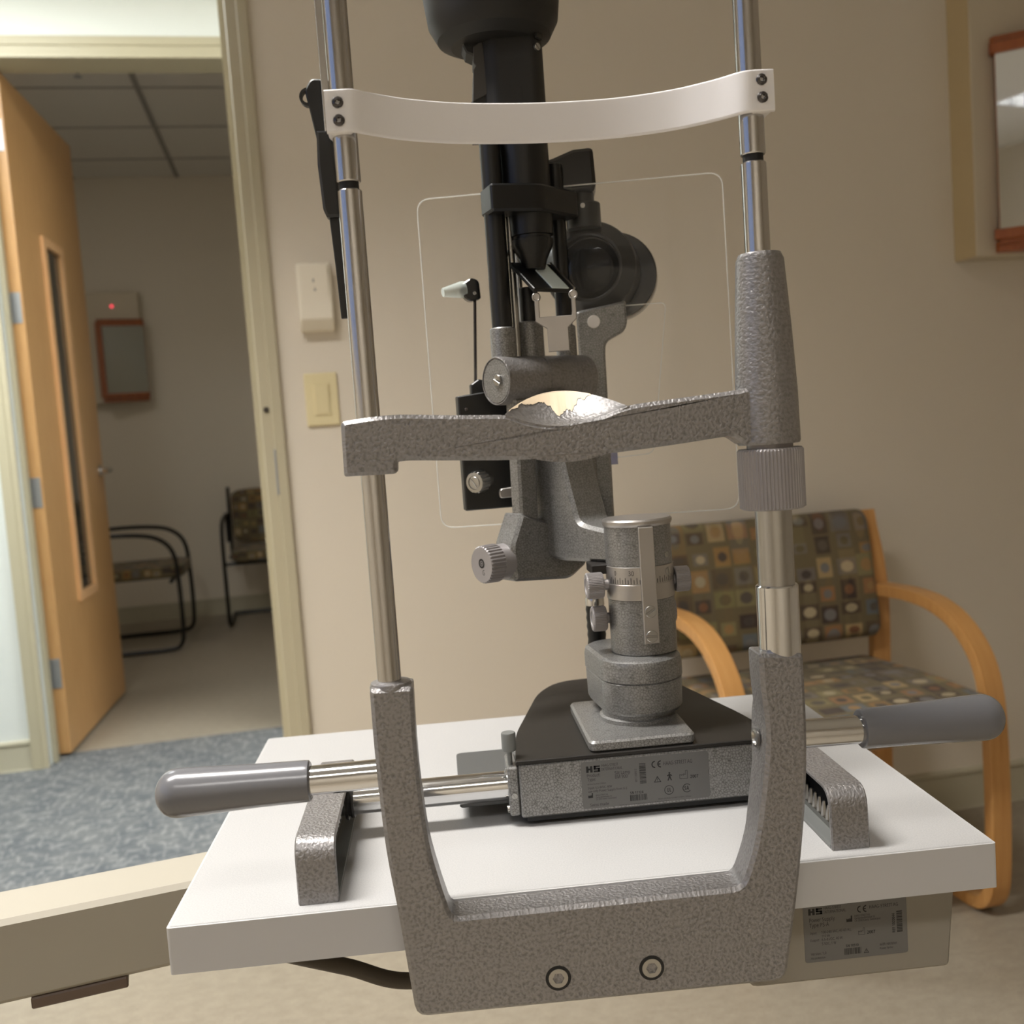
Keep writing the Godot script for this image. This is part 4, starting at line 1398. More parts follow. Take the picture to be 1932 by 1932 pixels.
func build_forehead(t: Node3D) -> void:
	# white band bowed away from the patient between two flat clamps
	var path := [Vector3(-0.118, 0, 0.021), Vector3(-0.111, 0, 0.0212), Vector3(-0.1035, 0, 0.0208), Vector3(-0.095, 0, 0.0142), Vector3(-0.077, 0, 0.0018), Vector3(-0.05, 0, -0.0095), Vector3(-0.02, 0, -0.0155), Vector3(0.012, 0, -0.0178), Vector3(0.045, 0, -0.0155), Vector3(0.075, 0, -0.006), Vector3(0.096, 0, 0.0075), Vector3(0.109, 0, 0.0195), Vector3(0.117, 0, 0.0212), Vector3(0.1258, 0, 0.021)]
	var pts := smooth_path(path, 6)
	for i in pts.size(): pts[i] += Vector3(0, 1.2125, 0)
	var mb := MB.new()
	sweep(mb, pts, Vector3.UP, rpoly([Vector2(-0.0113, -0.0016), Vector2(0.0113, -0.0016), Vector2(0.0113, 0.0016), Vector2(-0.0113, 0.0016)], 0.0013, 3))
	# clamp cheeks wrapped round the columns
	for e in [[-0.1117, -0.0027], [0.1192, 0.0]]:
		bx(mb, e[0] - 0.0065, e[0] + 0.0078 if e[0] < 0 else e[0] + 0.0065, 1.2012, 1.2238, 0.004, 0.0218, 0.0018)
	var band := part("forehead_band", mb, M.white_band, t, 40.0, "glossy white plastic forehead band")
	for e in [[-0.1112, 1.2166, 0.3], [-0.1112, 1.2073, 0.75], [0.1188, 1.218, 0.6], [0.1189, 1.2086, 0.2]]:
		screw(ax(Vector3(e[0], e[1], 0.0224), Vector3.BACK), 0.0031, 0.0014, band, M.dark_screw, 2, e[2])

# ------------------------------------------------------------------ slit lamp
const AXIS := Vector3(0.0705, 0, -0.16)                 # swivel axis of both arms
const RAD := Vector3(-0.534, 0, -0.845)                 # from the axis out to the illumination unit
const TAN := Vector3(-0.845, 0, 0.534)                  # along its tilt hinge
var lamp: Node3D

# frame of the illumination unit: x along the hinge, y up, z outwards from the axis
func illum(a := 0.0, y := 0.0, r := 0.0) -> Transform3D:
	var tn := TAN.normalized()
	var rd := RAD.normalized()
	return Transform3D(Basis(tn, Vector3.UP, tn.cross(Vector3.UP)), AXIS + rd * (0.1 + r) + tn * a + Vector3(0, y, 0))

func build_slit_lamp() -> void:
	lamp = thing("slit_lamp", "grey and black slit lamp microscope standing on the white table", "slit lamp", Vector3(0.0705, TT, -0.16))
	var mb := MB.new()
	# axle with its end wheels
	cyl(mb, Vector3(-0.166, 0.7895, -0.115), Vector3(0.166, 0.7895, -0.115), 0.01, 0.0005, 36)
	var axle := part("axle", mb, M.chrome, lamp)
	for s in [-1, 1]:
		mb = MB.new()
		lathe(mb, [Vector2(0, 0), Vector2(0.0118, 0), Vector2(0.0122, 0.0012), Vector2(0.0118, 0.0024), Vector2(0.0108, 0.0026), Vector2(0.0108, 0.004), Vector2(0.0132, 0.0042), Vector2(0.0132, 0.0058), Vector2(0, 0.0058)], 36, ax(Vector3(0.148 * s, 0.7895, -0.115), Vector3(s, 0, 0)))
		part("wheel", mb, M.dark_sheet_metal, axle)
	# cross-slide box
	var up := Transform3D(Basis(Vector3(1, 0, 0), Vector3(0, 0, -1), Vector3(0, 1, 0)), Vector3.ZERO)
	mb = MB.new()
	bx(mb, -0.0335, 0.1475, 0.7712, 0.8085, -0.158, -0.0972, 0.0012)
	bx(mb, 0.0, 0.112, 0.7712, 0.8085, -0.24, -0.155, 0.0012)
	var slide := part("cross_slide", mb, M.hammer_enamel_fine, lamp)
	mb = MB.new()
	for x in [0.0, 0.11]:
		for z in [-0.12, -0.2]:
			cyl(mb, Vector3(x, TT, z), Vector3(x, 0.772, z), 0.006, 0.0005, 20)
	bx(mb, -0.03, 0.143, 0.768, 0.7715, -0.156, -0.0985, 0.0004)
	bx(mb, 0.003, 0.109, 0.768, 0.7715, -0.238, -0.154, 0.0004)
	part("glide_plate", mb, M.black_interior, slide)
	mb = MB.new()
	bx(mb, -0.0412, -0.0338, 0.7725, 0.807, -0.131, -0.0992, 0.0012)
	part("end_plate", mb, M.hammer_enamel_fine, slide)
	screw(ax(Vector3(-0.0375, 0.7868, -0.0992), Vector3.BACK), 0.0021, 0.0006, slide, M.satin_steel, 1, 0.5)
	screw(ax(Vector3(-0.0412, 0.803, -0.104), Vector3(-1, 0.3, 0)), 0.0026, 0.0016, slide, M.satin_steel, 1, 0.2)
	screw(ax(Vector3(-0.0412, 0.7765, -0.104), Vector3(-1, -0.1, 0)), 0.0026, 0.0016, slide, M.satin_steel, 1, 1.2)
	mb = MB.new()
	var sp := rpoly([Vector3(-0.0755, -0.1212, 0.003), Vector3(0.02, -0.1212, 0.001), Vector3(0.02, -0.237, 0.001), Vector3(-0.0755, -0.237, 0.005)], 0.001, 4)
	for i in sp.size(): sp[i].y = -sp[i].y
	prism(mb, sp, 0.7738, 0.777, 0.0005, up)
	part("slide_plate", mb, M.slide_plate_grey, slide)
	# black trapezoid cover
	mb = MB.new()
	var cp := rpoly([Vector3(-0.0355, -0.0972, 0.001), Vector3(0.1495, -0.0972, 0.001), Vector3(0.143, -0.155, 0.02), Vector3(0.116, -0.272, 0.02), Vector3(0.094, -0.308, 0.03), Vector3(0.02, -0.308, 0.03), Vector3(-0.002, -0.274, 0.02), Vector3(-0.0305, -0.16, 0.02)], 0.002, 5)
	for i in cp.size(): cp[i].y = -cp[i].y
	prism(mb, cp, 0.8087, 0.8115, 0.0004, up)
	part("cover_plate", mb, M.dark_sheet_metal, slide)
	# locking knob
	mb = MB.new()
	lathe(mb, [Vector2(0, 0.806), Vector2(0.0017, 0.806), Vector2(0.0017, 0.8165), Vector2(0.0046, 0.8168), Vector2(0.0051, 0.8176), Vector2(0.0051, 0.8287), Vector2(0.0046, 0.8296), Vector2(0, 0.8297)], 24, Transform3D(Basis(), Vector3(-0.0385, 0, -0.107)))
	part("lock_knob", mb, M.smooth_grey_enamel, slide)
	# type label on the box front
	mb = MB.new()
	prism(mb, rpoly([Vector2(0.009, 0.7736), Vector2(0.0985, 0.7736), Vector2(0.0985, 0.8068), Vector2(0.009, 0.8068)], 0.0024, 4), -0.0975, -0.0969, 0.0001)
	var lab := part("label_plate", mb, M.label_silver, lamp, 35.0, "silver type label with black print")
	lamp_label(lab)
	# foot plate
	mb = MB.new()
	var fp := rpoly([Vector2(0.0168, -0.0995), Vector2(0.0912, -0.0995), Vector2(0.0912, -0.206), Vector2(0.0168, -0.206)], 0.0055, 5)
	for i in fp.size(): fp[i].y = -fp[i].y
	prism(mb, fp, 0.8115, 0.8195, 0.0016, up)
	lathe(mb, [Vector2(0.0282, 0.8185), Vector2(0.0285, 0.8225), Vector2(0.0265, 0.8235), Vector2(0.0268, 0.827), Vector2(0, 0.827)], 40, Transform3D(Basis(), Vector3(0.0615, 0, -0.153)))
	var foot := part("foot_plate", mb, M.hammer_enamel_fine, lamp)
	# egg-shaped lower column with a wider cap
	var egg := PackedVector2Array()
	var c0 := Vector2(0.0645, 0.152)
	var c1 := Vector2(0.0525, 0.19)
	for i in 56:
		var a := TAU * i / 56
		var d := Vector2(cos(a), sin(a))
		egg.push_back(c0 + d * 0.0305 if (c0 + d * 0.0305).dot(d) > (c1 + d * 0.0225).dot(d) else c1 + d * 0.0225)
	mb = MB.new()
	egg_loft(mb, egg, [[0.8262, 0.94], [0.829, 0.985], [0.8495, 1.0], [0.8505, 0.975]])
	egg_loft(mb, egg, [[0.8502, 0.985], [0.8512, 1.015], [0.8615, 1.015], [0.8655, 0.985], [0.8672, 0.9]])
	part("column_base", mb, M.hammer_enamel_fine, foot, 32.0)
	# joystick behind the column
	mb = MB.new()
	var jp := [Vector2(0, 0.81)]
	for k in 14: jp.append(Vector2(0.0072 + (0.0006 if k % 2 == 0 else 0.0), 0.845 + 0.0035 * k))
	jp.append(Vector2(0.0, 0.8945))
	lathe(mb, [Vector2(0, 0.812), Vector2(0.005, 0.812), Vector2(0.005, 0.845)] + jp.slice(1), 24, Transform3D(Basis(), Vector3(0.0465, 0, -0.235)))
	var joy := part("joystick", mb, M.black_satin, lamp, 25.0, "black ribbed joystick with a steel top")
	mb = MB.new()
	lathe(mb, [Vector2(0, 0.8905), Vector2(0.0078, 0.8905), Vector2(0.0076, 0.8965), Vector2(0.006, 0.899), Vector2(0, 0.8995)], 24, Transform3D(Basis(), Vector3(0.0465, 0, -0.235)))
	part("joystick_cap", mb, M.chrome, joy)
	build_column()
	build_illumination()

func egg_loft(mb: MB, egg: PackedVector2Array, steps: Array) -> void:
	var c := Vector2(0.06, 0.165)
	var rings := []
	var cs := []
	for e in steps:
		var ring := PackedVector3Array()
		for q in egg:
			var p: Vector2 = c + (q - c) * e[1]
			ring.push_back(Vector3(p.x, e[0], -p.y))
		rings.append(ring)
		cs.append(Vector3(c.x, e[0], -c.y))
	loft(mb, rings, cs)

func build_column() -> void:
	var T := Transform3D(Basis(), AXIS)
	var mb := MB.new()
	lathe(mb, [Vector2(0, 0.8668), Vector2(0.0232, 0.8668), Vector2(0.0245, 0.868), Vector2(0.0245, 0.9075), Vector2(0.0242, 0.908), Vector2(0.0242, 0.9325), Vector2(0.0245, 0.933), Vector2(0.0245, 0.9618), Vector2(0, 0.9618)], 56, T)
	var col := part("column", mb, M.hammer_enamel_fine, lamp, 30.0)
	mb = MB.new()
	lathe(mb, [Vector2(0, 0.9615), Vector2(0.0248, 0.9615), Vector2(0.0258, 0.9632), Vector2(0.0258, 0.9652), Vector2(0.0248, 0.9666), Vector2(0.0235, 0.9668), Vector2(0, 0.9672)], 56, T)
	part("lid", mb, M.brushed_aluminium, col, 30.0)
	mb = MB.new()
	lathe(mb, [Vector2(0.0243, 0.9078), Vector2(0.0251, 0.9082), Vector2(0.0251, 0.9194), Vector2(0.02485, 0.9197), Vector2(0.0251, 0.92), Vector2(0.0251, 0.9322), Vector2(0.0243, 0.9326)], 64, T)
	part("scale_ring", mb, M.brushed_aluminium, col, 30.0, "engraved degree scale ring")
	var st := SurfaceTool.new()
	st.begin(Mesh.PRIMITIVE_TRIANGLES)
	# ticks every five degrees; zero lies 46 degrees left of the front
	for k in range(-3, 34):
		var a := deg_to_rad(-56.0 + 5.0 * k)
		var long := k % 2 == 0
		var h := 0.0046 if long else 0.0031
		var B := Transform3D(Basis(Vector3.UP, a), AXIS) * Transform3D(Basis(), Vector3(0, 0.9204 + h / 2, 0.0251))
		strokes(st, [[0, 0, 0.0005, h]], B)
	for e in [["0", -56.0], ["30", -26.0], ["60", 4.0], ["90", 34.0]]:
		if e[0] in ["60", "90"]: continue
		var B := Transform3D(Basis(Vector3.UP, deg_to_rad(e[1])), AXIS) * Transform3D(Basis(), Vector3(0, 0.9281, 0.02518))
		letters(st, e[0], Vector2(-0.0009 * e[0].length(), 0), 0.0032, B, false)
	print_part("scale_marks", st, M.print_black, col)
	# flat spring bar with two slotted screws
	mb = MB.new()
	prism(mb, rpoly([Vector2(-0.0055, 0.8768), Vector2(0.0055, 0.8768), Vector2(0.0055, 0.9615), Vector2(-0.0055, 0.9615)], 0.0006, 2), 0.0236, 0.0276, 0.0005, Transform3D(Basis(Vector3.UP, deg_to_rad(2)), AXIS))
	var bar := part("spring_bar", mb, M.brushed_aluminium, col, 30.0)
	for e in [[0.9005, 0.55], [0.8825, -0.05]]:
		screw(ax(AXIS + Vector3(0.0008, e[0], 0.0276), Vector3.BACK), 0.0043, 0.0011, col, M.satin_steel, 1, e[1] + PI / 2, "slotted_screw")
	screw(ax(AXIS + Vector3(sin(0.75), 0, cos(0.75)) * 0.0245 + Vector3(0, 0.9395, 0), Vector3(sin(0.75), 0, cos(0.75))), 0.0022, 0.0006, col, M.satin_steel, 1, 1.0, "slotted_screw")
	screw(ax(AXIS + Vector3(sin(0.76), 0, cos(0.76)) * 0.0251 + Vector3(0, 0.9275, 0), Vector3(sin(0.76), 0, cos(0.76))), 0.0029, 0.0006, col, M.satin_steel, 1, 0.3, "slotted_screw")
	# clamp screws left and right
	for e in [[-1, 0.0, 0.9185, 0.0098, 0.0145, 0.0285], [1, 0.0, 0.9185, 0.0095, 0.0128, 0.0255], [-1, -0.006, 0.8925, 0.0095, 0.0125, 0.0268], [1, -0.012, 0.8935, 0.0095, 0.0068, 0.0222]]:
		mb = MB.new()
		var K := ax(AXIS + Vector3(e[0] * (e[5] - 0.002), e[2], e[1] + 0.002), Vector3(e[0], 0, 0.02))
		lathe(mb, [Vector2(0.004, -0.006), Vector2(0.004, 0.0018), Vector2(e[3] * 0.92, 0.002), Vector3(e[3], 0.003, 1), Vector3(e[3], e[4] - 0.001, 1), Vector2(e[3] * 0.9, e[4]), Vector2(e[3] * 0.62, e[4]), Vector2(e[3] * 0.58, e[4] - 0.0006), Vector2(0, e[4] - 0.0006)], 192, K, 0.0004)
		part("clamp_knob", mb, M.knob_grey, col, 25.0, "knurled grey clamp knob")
	mb = MB.new()
	bx(mb, 0.0345, 0.058, 0.9265, 0.9335, -0.185, -0.158, 0.0006)
	part("index_bracket", mb, M.dark_sheet_metal, col)

func build_illumination() -> void:
	# curved arm in the radial plane: from the column outwards, then leaning up to the hinge
	var side := Transform3D(Basis(-RAD.normalized(), Vector3.UP, (-RAD.normalized()).cross(Vector3.UP)), illum().origin)
	# outline in (towards the axis, y)
	var mb := MB.new()
	var o := rpoly([Vector3(0.088, 0.958, 0.0), Vector3(0.062, 0.961, 0.006), Vector3(0.052, 0.9635, 0.012), Vector3(0.0405, 1.0, 0.03), Vector3(0.028, 1.062, 0.01), Vector3(-0.012, 1.062, 0.01), Vector3(-0.006, 1.0, 0.02), Vector3(-0.0095, 0.968, 0.02), Vector3(-0.004, 0.945, 0.016), Vector3(0.018, 0.9315, 0.016), Vector3(0.088, 0.9335, 0.0)], 0.004, 5)
	prism(mb, o, -0.0165, 0.0165, 0.0028, side)
	part("illumination_arm", mb, M.hammer_enamel_fine, lamp, 32.0)
	# yoke block with the centring knob and its upright
	mb = MB.new()
	var I := illum()
	var y := rpoly([Vector3(0.0405, 0.972, 0.002), Vector3(0.0525, 0.9475, 0.004), Vector3(0.0515, 0.919, 0.003), Vector3(-0.005, 0.9135, 0.006), Vector3(-0.024, 0.924, 0.004), Vector3(-0.024, 0.9555, 0.003), Vector3(0.005, 0.9595, 0.004), Vector3(0.0225, 0.9655, 0.002)], 0.003, 5)
	prism(mb, rpoly([Vector2(0.0385, 1.062), Vector2(0.0405, 0.95), Vector2(0.0225, 0.95), Vector2(0.0195, 1.062)], 0.002, 2), -0.0125, 0.001, 0.002, I)
	prism(mb, y, -0.0145, 0.0105, 0.0026, I)
	bx_local(mb, Vector3(-0.036, 1.01, -0.002), Vector3(0.016, 0.105, 0.022), 0.003, I)
	var yoke := part("tilt_yoke", mb, M.hammer_enamel_fine, lamp, 32.0)
	mb = MB.new()
	var K := ax(I * Vector3(0.049, 0.9345, -0.001), TAN)
	lathe(mb, [Vector2(0, 0), Vector2(0.0138, 0), Vector2(0.0142, 0.0008), Vector2(0.0142, 0.0105), Vector3(0.0152, 0.0115, 1), Vector3(0.0148, 0.0235, 1), Vector2(0.0138, 0.0246), Vector2(0.0128, 0.0246), Vector2(0, 0.0243)], 128, K, 0.0009)
	part("centring_knob", mb, M.knob_grey, yoke, 25.0, "ribbed grey knob with a round mark")
	var st := SurfaceTool.new()
	st.begin(Mesh.PRIMITIVE_TRIANGLES)
	# flat marks lie on the knob's end: build a frame whose z runs along the hinge
	var F := Transform3D(Basis(Vector3.UP.cross(TAN).normalized(), Vector3.UP, TAN.normalized()), I * Vector3(0.0735, 0.9345, -0.001))
	ring_flat(st, Vector2(0, 0.001), 0.0038, 0.0023, F)
	ring_flat(st, Vector2(0, 0.001), 0.0015, 0.0009, F)
	letters(st, "G", Vector2(0.0004, -0.0062), 0.0038, F)
	print_part("knob_marks", st, M.print_black, yoke)
	# hinge barrel
	mb = MB.new()
	var H := ax(I * Vector3(-0.0465, 1.076, 0), TAN)
	lathe(mb, [Vector2(0, 0), Vector2(0.016, 0), Vector2(0.0185, 0.0025), Vector2(0.019, 0.005), Vector2(0.019, 0.0185), Vector2(0.0186, 0.0187), Vector2(0.0186, 0.0191), Vector2(0.019, 0.0193), Vector2(0.019, 0.051), Vector2(0.0186, 0.0512), Vector2(0.0186, 0.0516), Vector2(0.019, 0.0518), Vector2(0.019, 0.092), Vector2(0.0185, 0.093), Vector2(0.0179, 0.093), Vector2(0.0177, 0.0918), Vector2(0, 0.0918)], 56, H)
	var hinge := part("hinge_barrel", mb, M.hammer_enamel, lamp, 30.0)
	mb = MB.new()
	lathe(mb, [Vector2(0.0172, 0.0912), Vector2(0.0168, 0.0926), Vector2(0, 0.0926)], 48, H)
	part("hinge_cap", mb, M.hammer_enamel_fine, hinge)
	screw(ax(I * Vector3(0.0462, 1.0765, -0.0035), TAN), 0.0045, 0.0022, hinge, M.satin_steel, 1, 1.1, "slotted_screw")
	# sleeves standing on the barrel
	mb = MB.new()
	for e in [[0.0335, -0.004, 0.0102, 1.1178], [0.005, -0.006, 0.0112, 1.1228], [-0.031, -0.004, 0.0085, 1.1195]]:
		lathe(mb, [Vector2(e[2], 1.078), Vector2(e[2], e[3] - 0.001), Vector2(e[2] - 0.001, e[3]), Vector2(0, e[3])], 32, illum(e[0], 0, -e[1]) * Transform3D())
	part("rod_sleeve", mb, M.hammer_enamel_fine, hinge, 32.0)
	# black guide rods and a slim steel rod
	for e in [[0.0335, -0.004, 0.0082, 1.1, 1.262], [-0.0305, -0.004, 0.0066, 1.1, 1.25], [0.004, -0.006, 0.0078, 1.1, 1.15]]:
		mb = MB.new()
		var p := illum(e[0], 0, -e[1]).origin
		cyl(mb, p + Vector3(0, e[3], 0), p + Vector3(0, e[4], 0), e[2], 0.0005, 28)
		part("guide_rod", mb, M.black_satin, lamp)
	mb = MB.new()
	var q := illum(0.0185, 0, 0.006).origin
	cyl(mb, q + Vector3(0, 1.085, 0), q + Vector3(0, 1.24, 0), 0.0032, 0.0003, 16)
	q = illum(0.0095, 0, 0.009).origin
	cyl(mb, q + Vector3(0, 1.085, 0), q + Vector3(0, 1.24, 0), 0.0022, 0.0003, 16)
	part("slim_rod", mb, M.satin_steel, lamp)
	# forked mirror carrier facing the patient
	var W := Transform3D(Basis(Vector3.UP, deg_to_rad(-8)), illum(0.0, 0, -0.036).origin)
	mb = MB.new()
	var fk := PackedVector2Array([Vector2(-0.008, 1.0955), Vector2(0.0085, 1.0955), Vector2(0.0085, 1.1135), Vector2(0.0155, 1.12), Vector2(0.0155, 1.1385), Vector2(0.0122, 1.1385), Vector2(0.0122, 1.1228), Vector2(-0.013, 1.1228), Vector2(-0.013, 1.1385), Vector2(-0.0165, 1.1385), Vector2(-0.0165, 1.1195), Vector2(-0.008, 1.1135)])
	for i in fk.size(): fk[i].x -= 0.008
	prism(mb, fk, -0.002, 0.0012, 0.0005, W)
	for x in [-0.0228, 0.0058]:
		lathe(mb, [Vector2(0, -0.0022), Vector2(0.0035, -0.0022), Vector2(0.0035, 0.0012), Vector2(0.0028, 0.0018), Vector2(0.0022, 0.0012), Vector2(0, 0.0012)], 20, ax(W * Vector3(x, 1.1385, 0), W.basis.z))
	part("mirror_fork", mb, M.brushed_aluminium, lamp, 30.0)
	# mirror plate at half a right angle: faces up and towards the swivel axis
	var rd := RAD.normalized()
	var my := (rd * 0.03 + Vector3.UP * 0.026).normalized()
	var MT := Transform3D(Basis(-TAN.normalized(), my, (-TAN.normalized()).cross(my)), illum(0.002, 1.157, -0.012).origin)
	mb = MB.new()
	box(mb, Vector3(0, 0, -0.0018), Vector3(0.0414, 0.038, 0.0035), 0.0006, MT)
	var mx := part("mirror_box", mb, M.black_satin, lamp)
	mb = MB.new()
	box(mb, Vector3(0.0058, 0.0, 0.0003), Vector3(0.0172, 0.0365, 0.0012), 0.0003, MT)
	part("mirror_glass", mb, M.pale_reflection_paint, mx, 35.0, "small dusty front-surface mirror, pale reflection painted into its colour")
	mb = MB.new()
	box(mb, Vector3(0.0196, 0, 0.0004), Vector3(0.0022, 0.0375, 0.0022), 0.0003, MT)
	part("mirror_clip", mb, M.satin_steel, mx)
	# projection lens, tapering down to the mirror
	mb = MB.new()
	var Lc := illum(0.004, 0, -0.004)
	lathe(mb, [Vector2(0, 1.162), Vector2(0.009, 1.163), Vector2(0.011, 1.17), Vector2(0.0165, 1.181), Vector2(0.0168, 1.186), Vector2(0.0155, 1.1865), Vector2(0.0155, 1.1885), Vector2(0.0172, 1.189), Vector2(0.0178, 1.2055), Vector2(0, 1.2055)], 40, Lc)
	part("projection_lens", mb, M.black_satin, lamp, 30.0)
	mb = MB.new()
	tube(mb, smooth_path([Lc * Vector3(0.014, 1.187, 0.008), Lc * Vector3(0.0165, 1.176, 0.01), Lc * Vector3(0.013, 1.168, 0.012), Lc * Vector3(0.009, 1.165, 0.012)], 4), 0.0016, 8)
	tube(mb, smooth_path([Lc * Vector3(-0.013, 1.184, 0.008), Lc * Vector3(-0.011, 1.172, 0.011), Lc * Vector3(-0.007, 1.163, 0.012)], 4), 0.0009, 8)
	part("mirror_spring", mb, M.dark_sheet_metal, lamp)
	# faceted collar
	mb = MB.new()
	var col := rpoly([Vector3(0.0475, -0.012, 0.003), Vector3(0.04, 0.013, 0.004), Vector3(0.018, 0.022, 0.004), Vector3(-0.012, 0.022, 0.004), Vector3(-0.0235, 0.012, 0.002), Vector3(-0.03, 0.0125, 0.002), Vector3(-0.0385, 0.008, 0.003), Vector3(-0.0385, -0.014, 0.003), Vector3(0.01, -0.026, 0.006)], 0.003, 3)
	for i in col.size(): col[i].y = -col[i].y
	prism(mb, col, 1.2045, 1.2255, 0.0018, illum() * Transform3D(Basis(Vector3(1, 0, 0), Vector3(0, 0, -1), Vector3(0, 1, 0)), Vector3.ZERO))
	var collar := part("collar", mb, M.black_satin, lamp, 30.0)
	screw(ax(illum() * Vector3(0.004, 1.2145, -0.0238), -illum().basis.z), 0.0016, 0.0006, collar, M.dark_screw, 1, 0.3)
	# lamp tube and housing above
	mb = MB.new()
	lathe(mb, [Vector2(0, 1.224), Vector2(0.0205, 1.224), Vector2(0.0205, 1.3), Vector2(0, 1.3)], 40, illum(0.0045, 0, 0.0))
	part("lamp_tube", mb, M.black_satin, lamp)
	mb = MB.new()
	var G := Transform3D(Basis(), Vector3(0, 0, -0.235))
	var body := rpoly([Vector2(-0.006, 0.012), Vector2(0.026, 0.014), Vector2(0.0335, 0.004), Vector2(0.0335, -0.03), Vector2(-0.02, -0.032), Vector2(-0.02, -0.004)], 0.005, 4)
	for i in body.size(): body[i].y = -body[i].y
	prism(mb, body, 1.268, 1.45, 0.002, G * Transform3D(Basis(Vector3(1, 0, 0), Vector3(0, 0, -1), Vector3(0, 1, 0)), Vector3.ZERO))
	# stepped flank plate at the left of the housing
	prism(mb, PackedVector2Array([Vector2(-0.0252, 1.266), Vector2(-0.025, 1.2932), Vector2(-0.0134, 1.2982), Vector2(-0.0124, 1.3012), Vector2(-0.0138, 1.338), Vector2(-0.0203, 1.3275), Vector2(-0.0263, 1.3305), Vector2(-0.0329, 1.3468), Vector2(-0.0329, 1.36), Vector2(0.0, 1.36), Vector2(0.0, 1.266)]), -0.02, 0.003, 0.0012, G)
	var house := part("lamp_housing", mb, M.black_housing, lamp, 30.0)
	mb = MB.new()
	prism(mb, PackedVector2Array([Vector2(-0.0238, 1.2925), Vector2(-0.0125, 1.2975), Vector2(-0.0115, 1.3015), Vector2(-0.013, 1.3385), Vector2(-0.0205, 1.334), Vector2(-0.0212, 1.322), Vector2(-0.0196, 1.3195), Vector2(-0.0215, 1.3165)]), -0.018, 0.0044, 0.0005, G)
	part("housing_insert", mb, M.housing_grey, house)
	screw(ax(G * Vector3(0.0278, 1.3288, 0.0118), Vector3(0.62, 0, 0.78)), 0.0028, 0.0016, house, M.satin_steel, 1, 0.8)
	mb = MB.new()
	prism(mb, rpoly([Vector2(0.0, 1.335), Vector2(0.0095, 1.335), Vector2(0.0095, 1.42), Vector2(0.0, 1.42)], 0.001, 1), 0.0, 0.0022, 0.0006, G * Transform3D(Basis(Vector3.UP, deg_to_rad(53)), Vector3(0.0262, 0, 0.0135)))
	part("housing_strip", mb, M.black_satin, house)
	# round lamp house on top, its underside chamfered
	mb = MB.new()
	var D := Transform3D(Basis(), Vector3(-0.003, 0, -0.242))
	lathe(mb, [Vector2(0, 1.3365), Vector2(0.034, 1.337), Vector2(0.0445, 1.342), Vector2(0.0508, 1.3535), Vector2(0.0535, 1.375), Vector2(0.0535, 1.43), Vector2(0, 1.44)], 64, D)
	part("lamp_house", mb, M.black_housing, lamp, 24.0)

func bx_local(mb: MB, c: Vector3, s: Vector3, bev: float, T: Transform3D) -> void:
	box(mb, c, s, bev, T)

func ring_flat(st: SurfaceTool, c: Vector2, r0: float, r1: float, T: Transform3D) -> void:
	var mb := MB.new()
	frame_prism(mb, circle(c, r0, 24), circle(c, r1, 24), -0.00002, 0.00002, T)
	st.append_from(to_mesh(mb, Vector3.ZERO), 0, Transform3D())

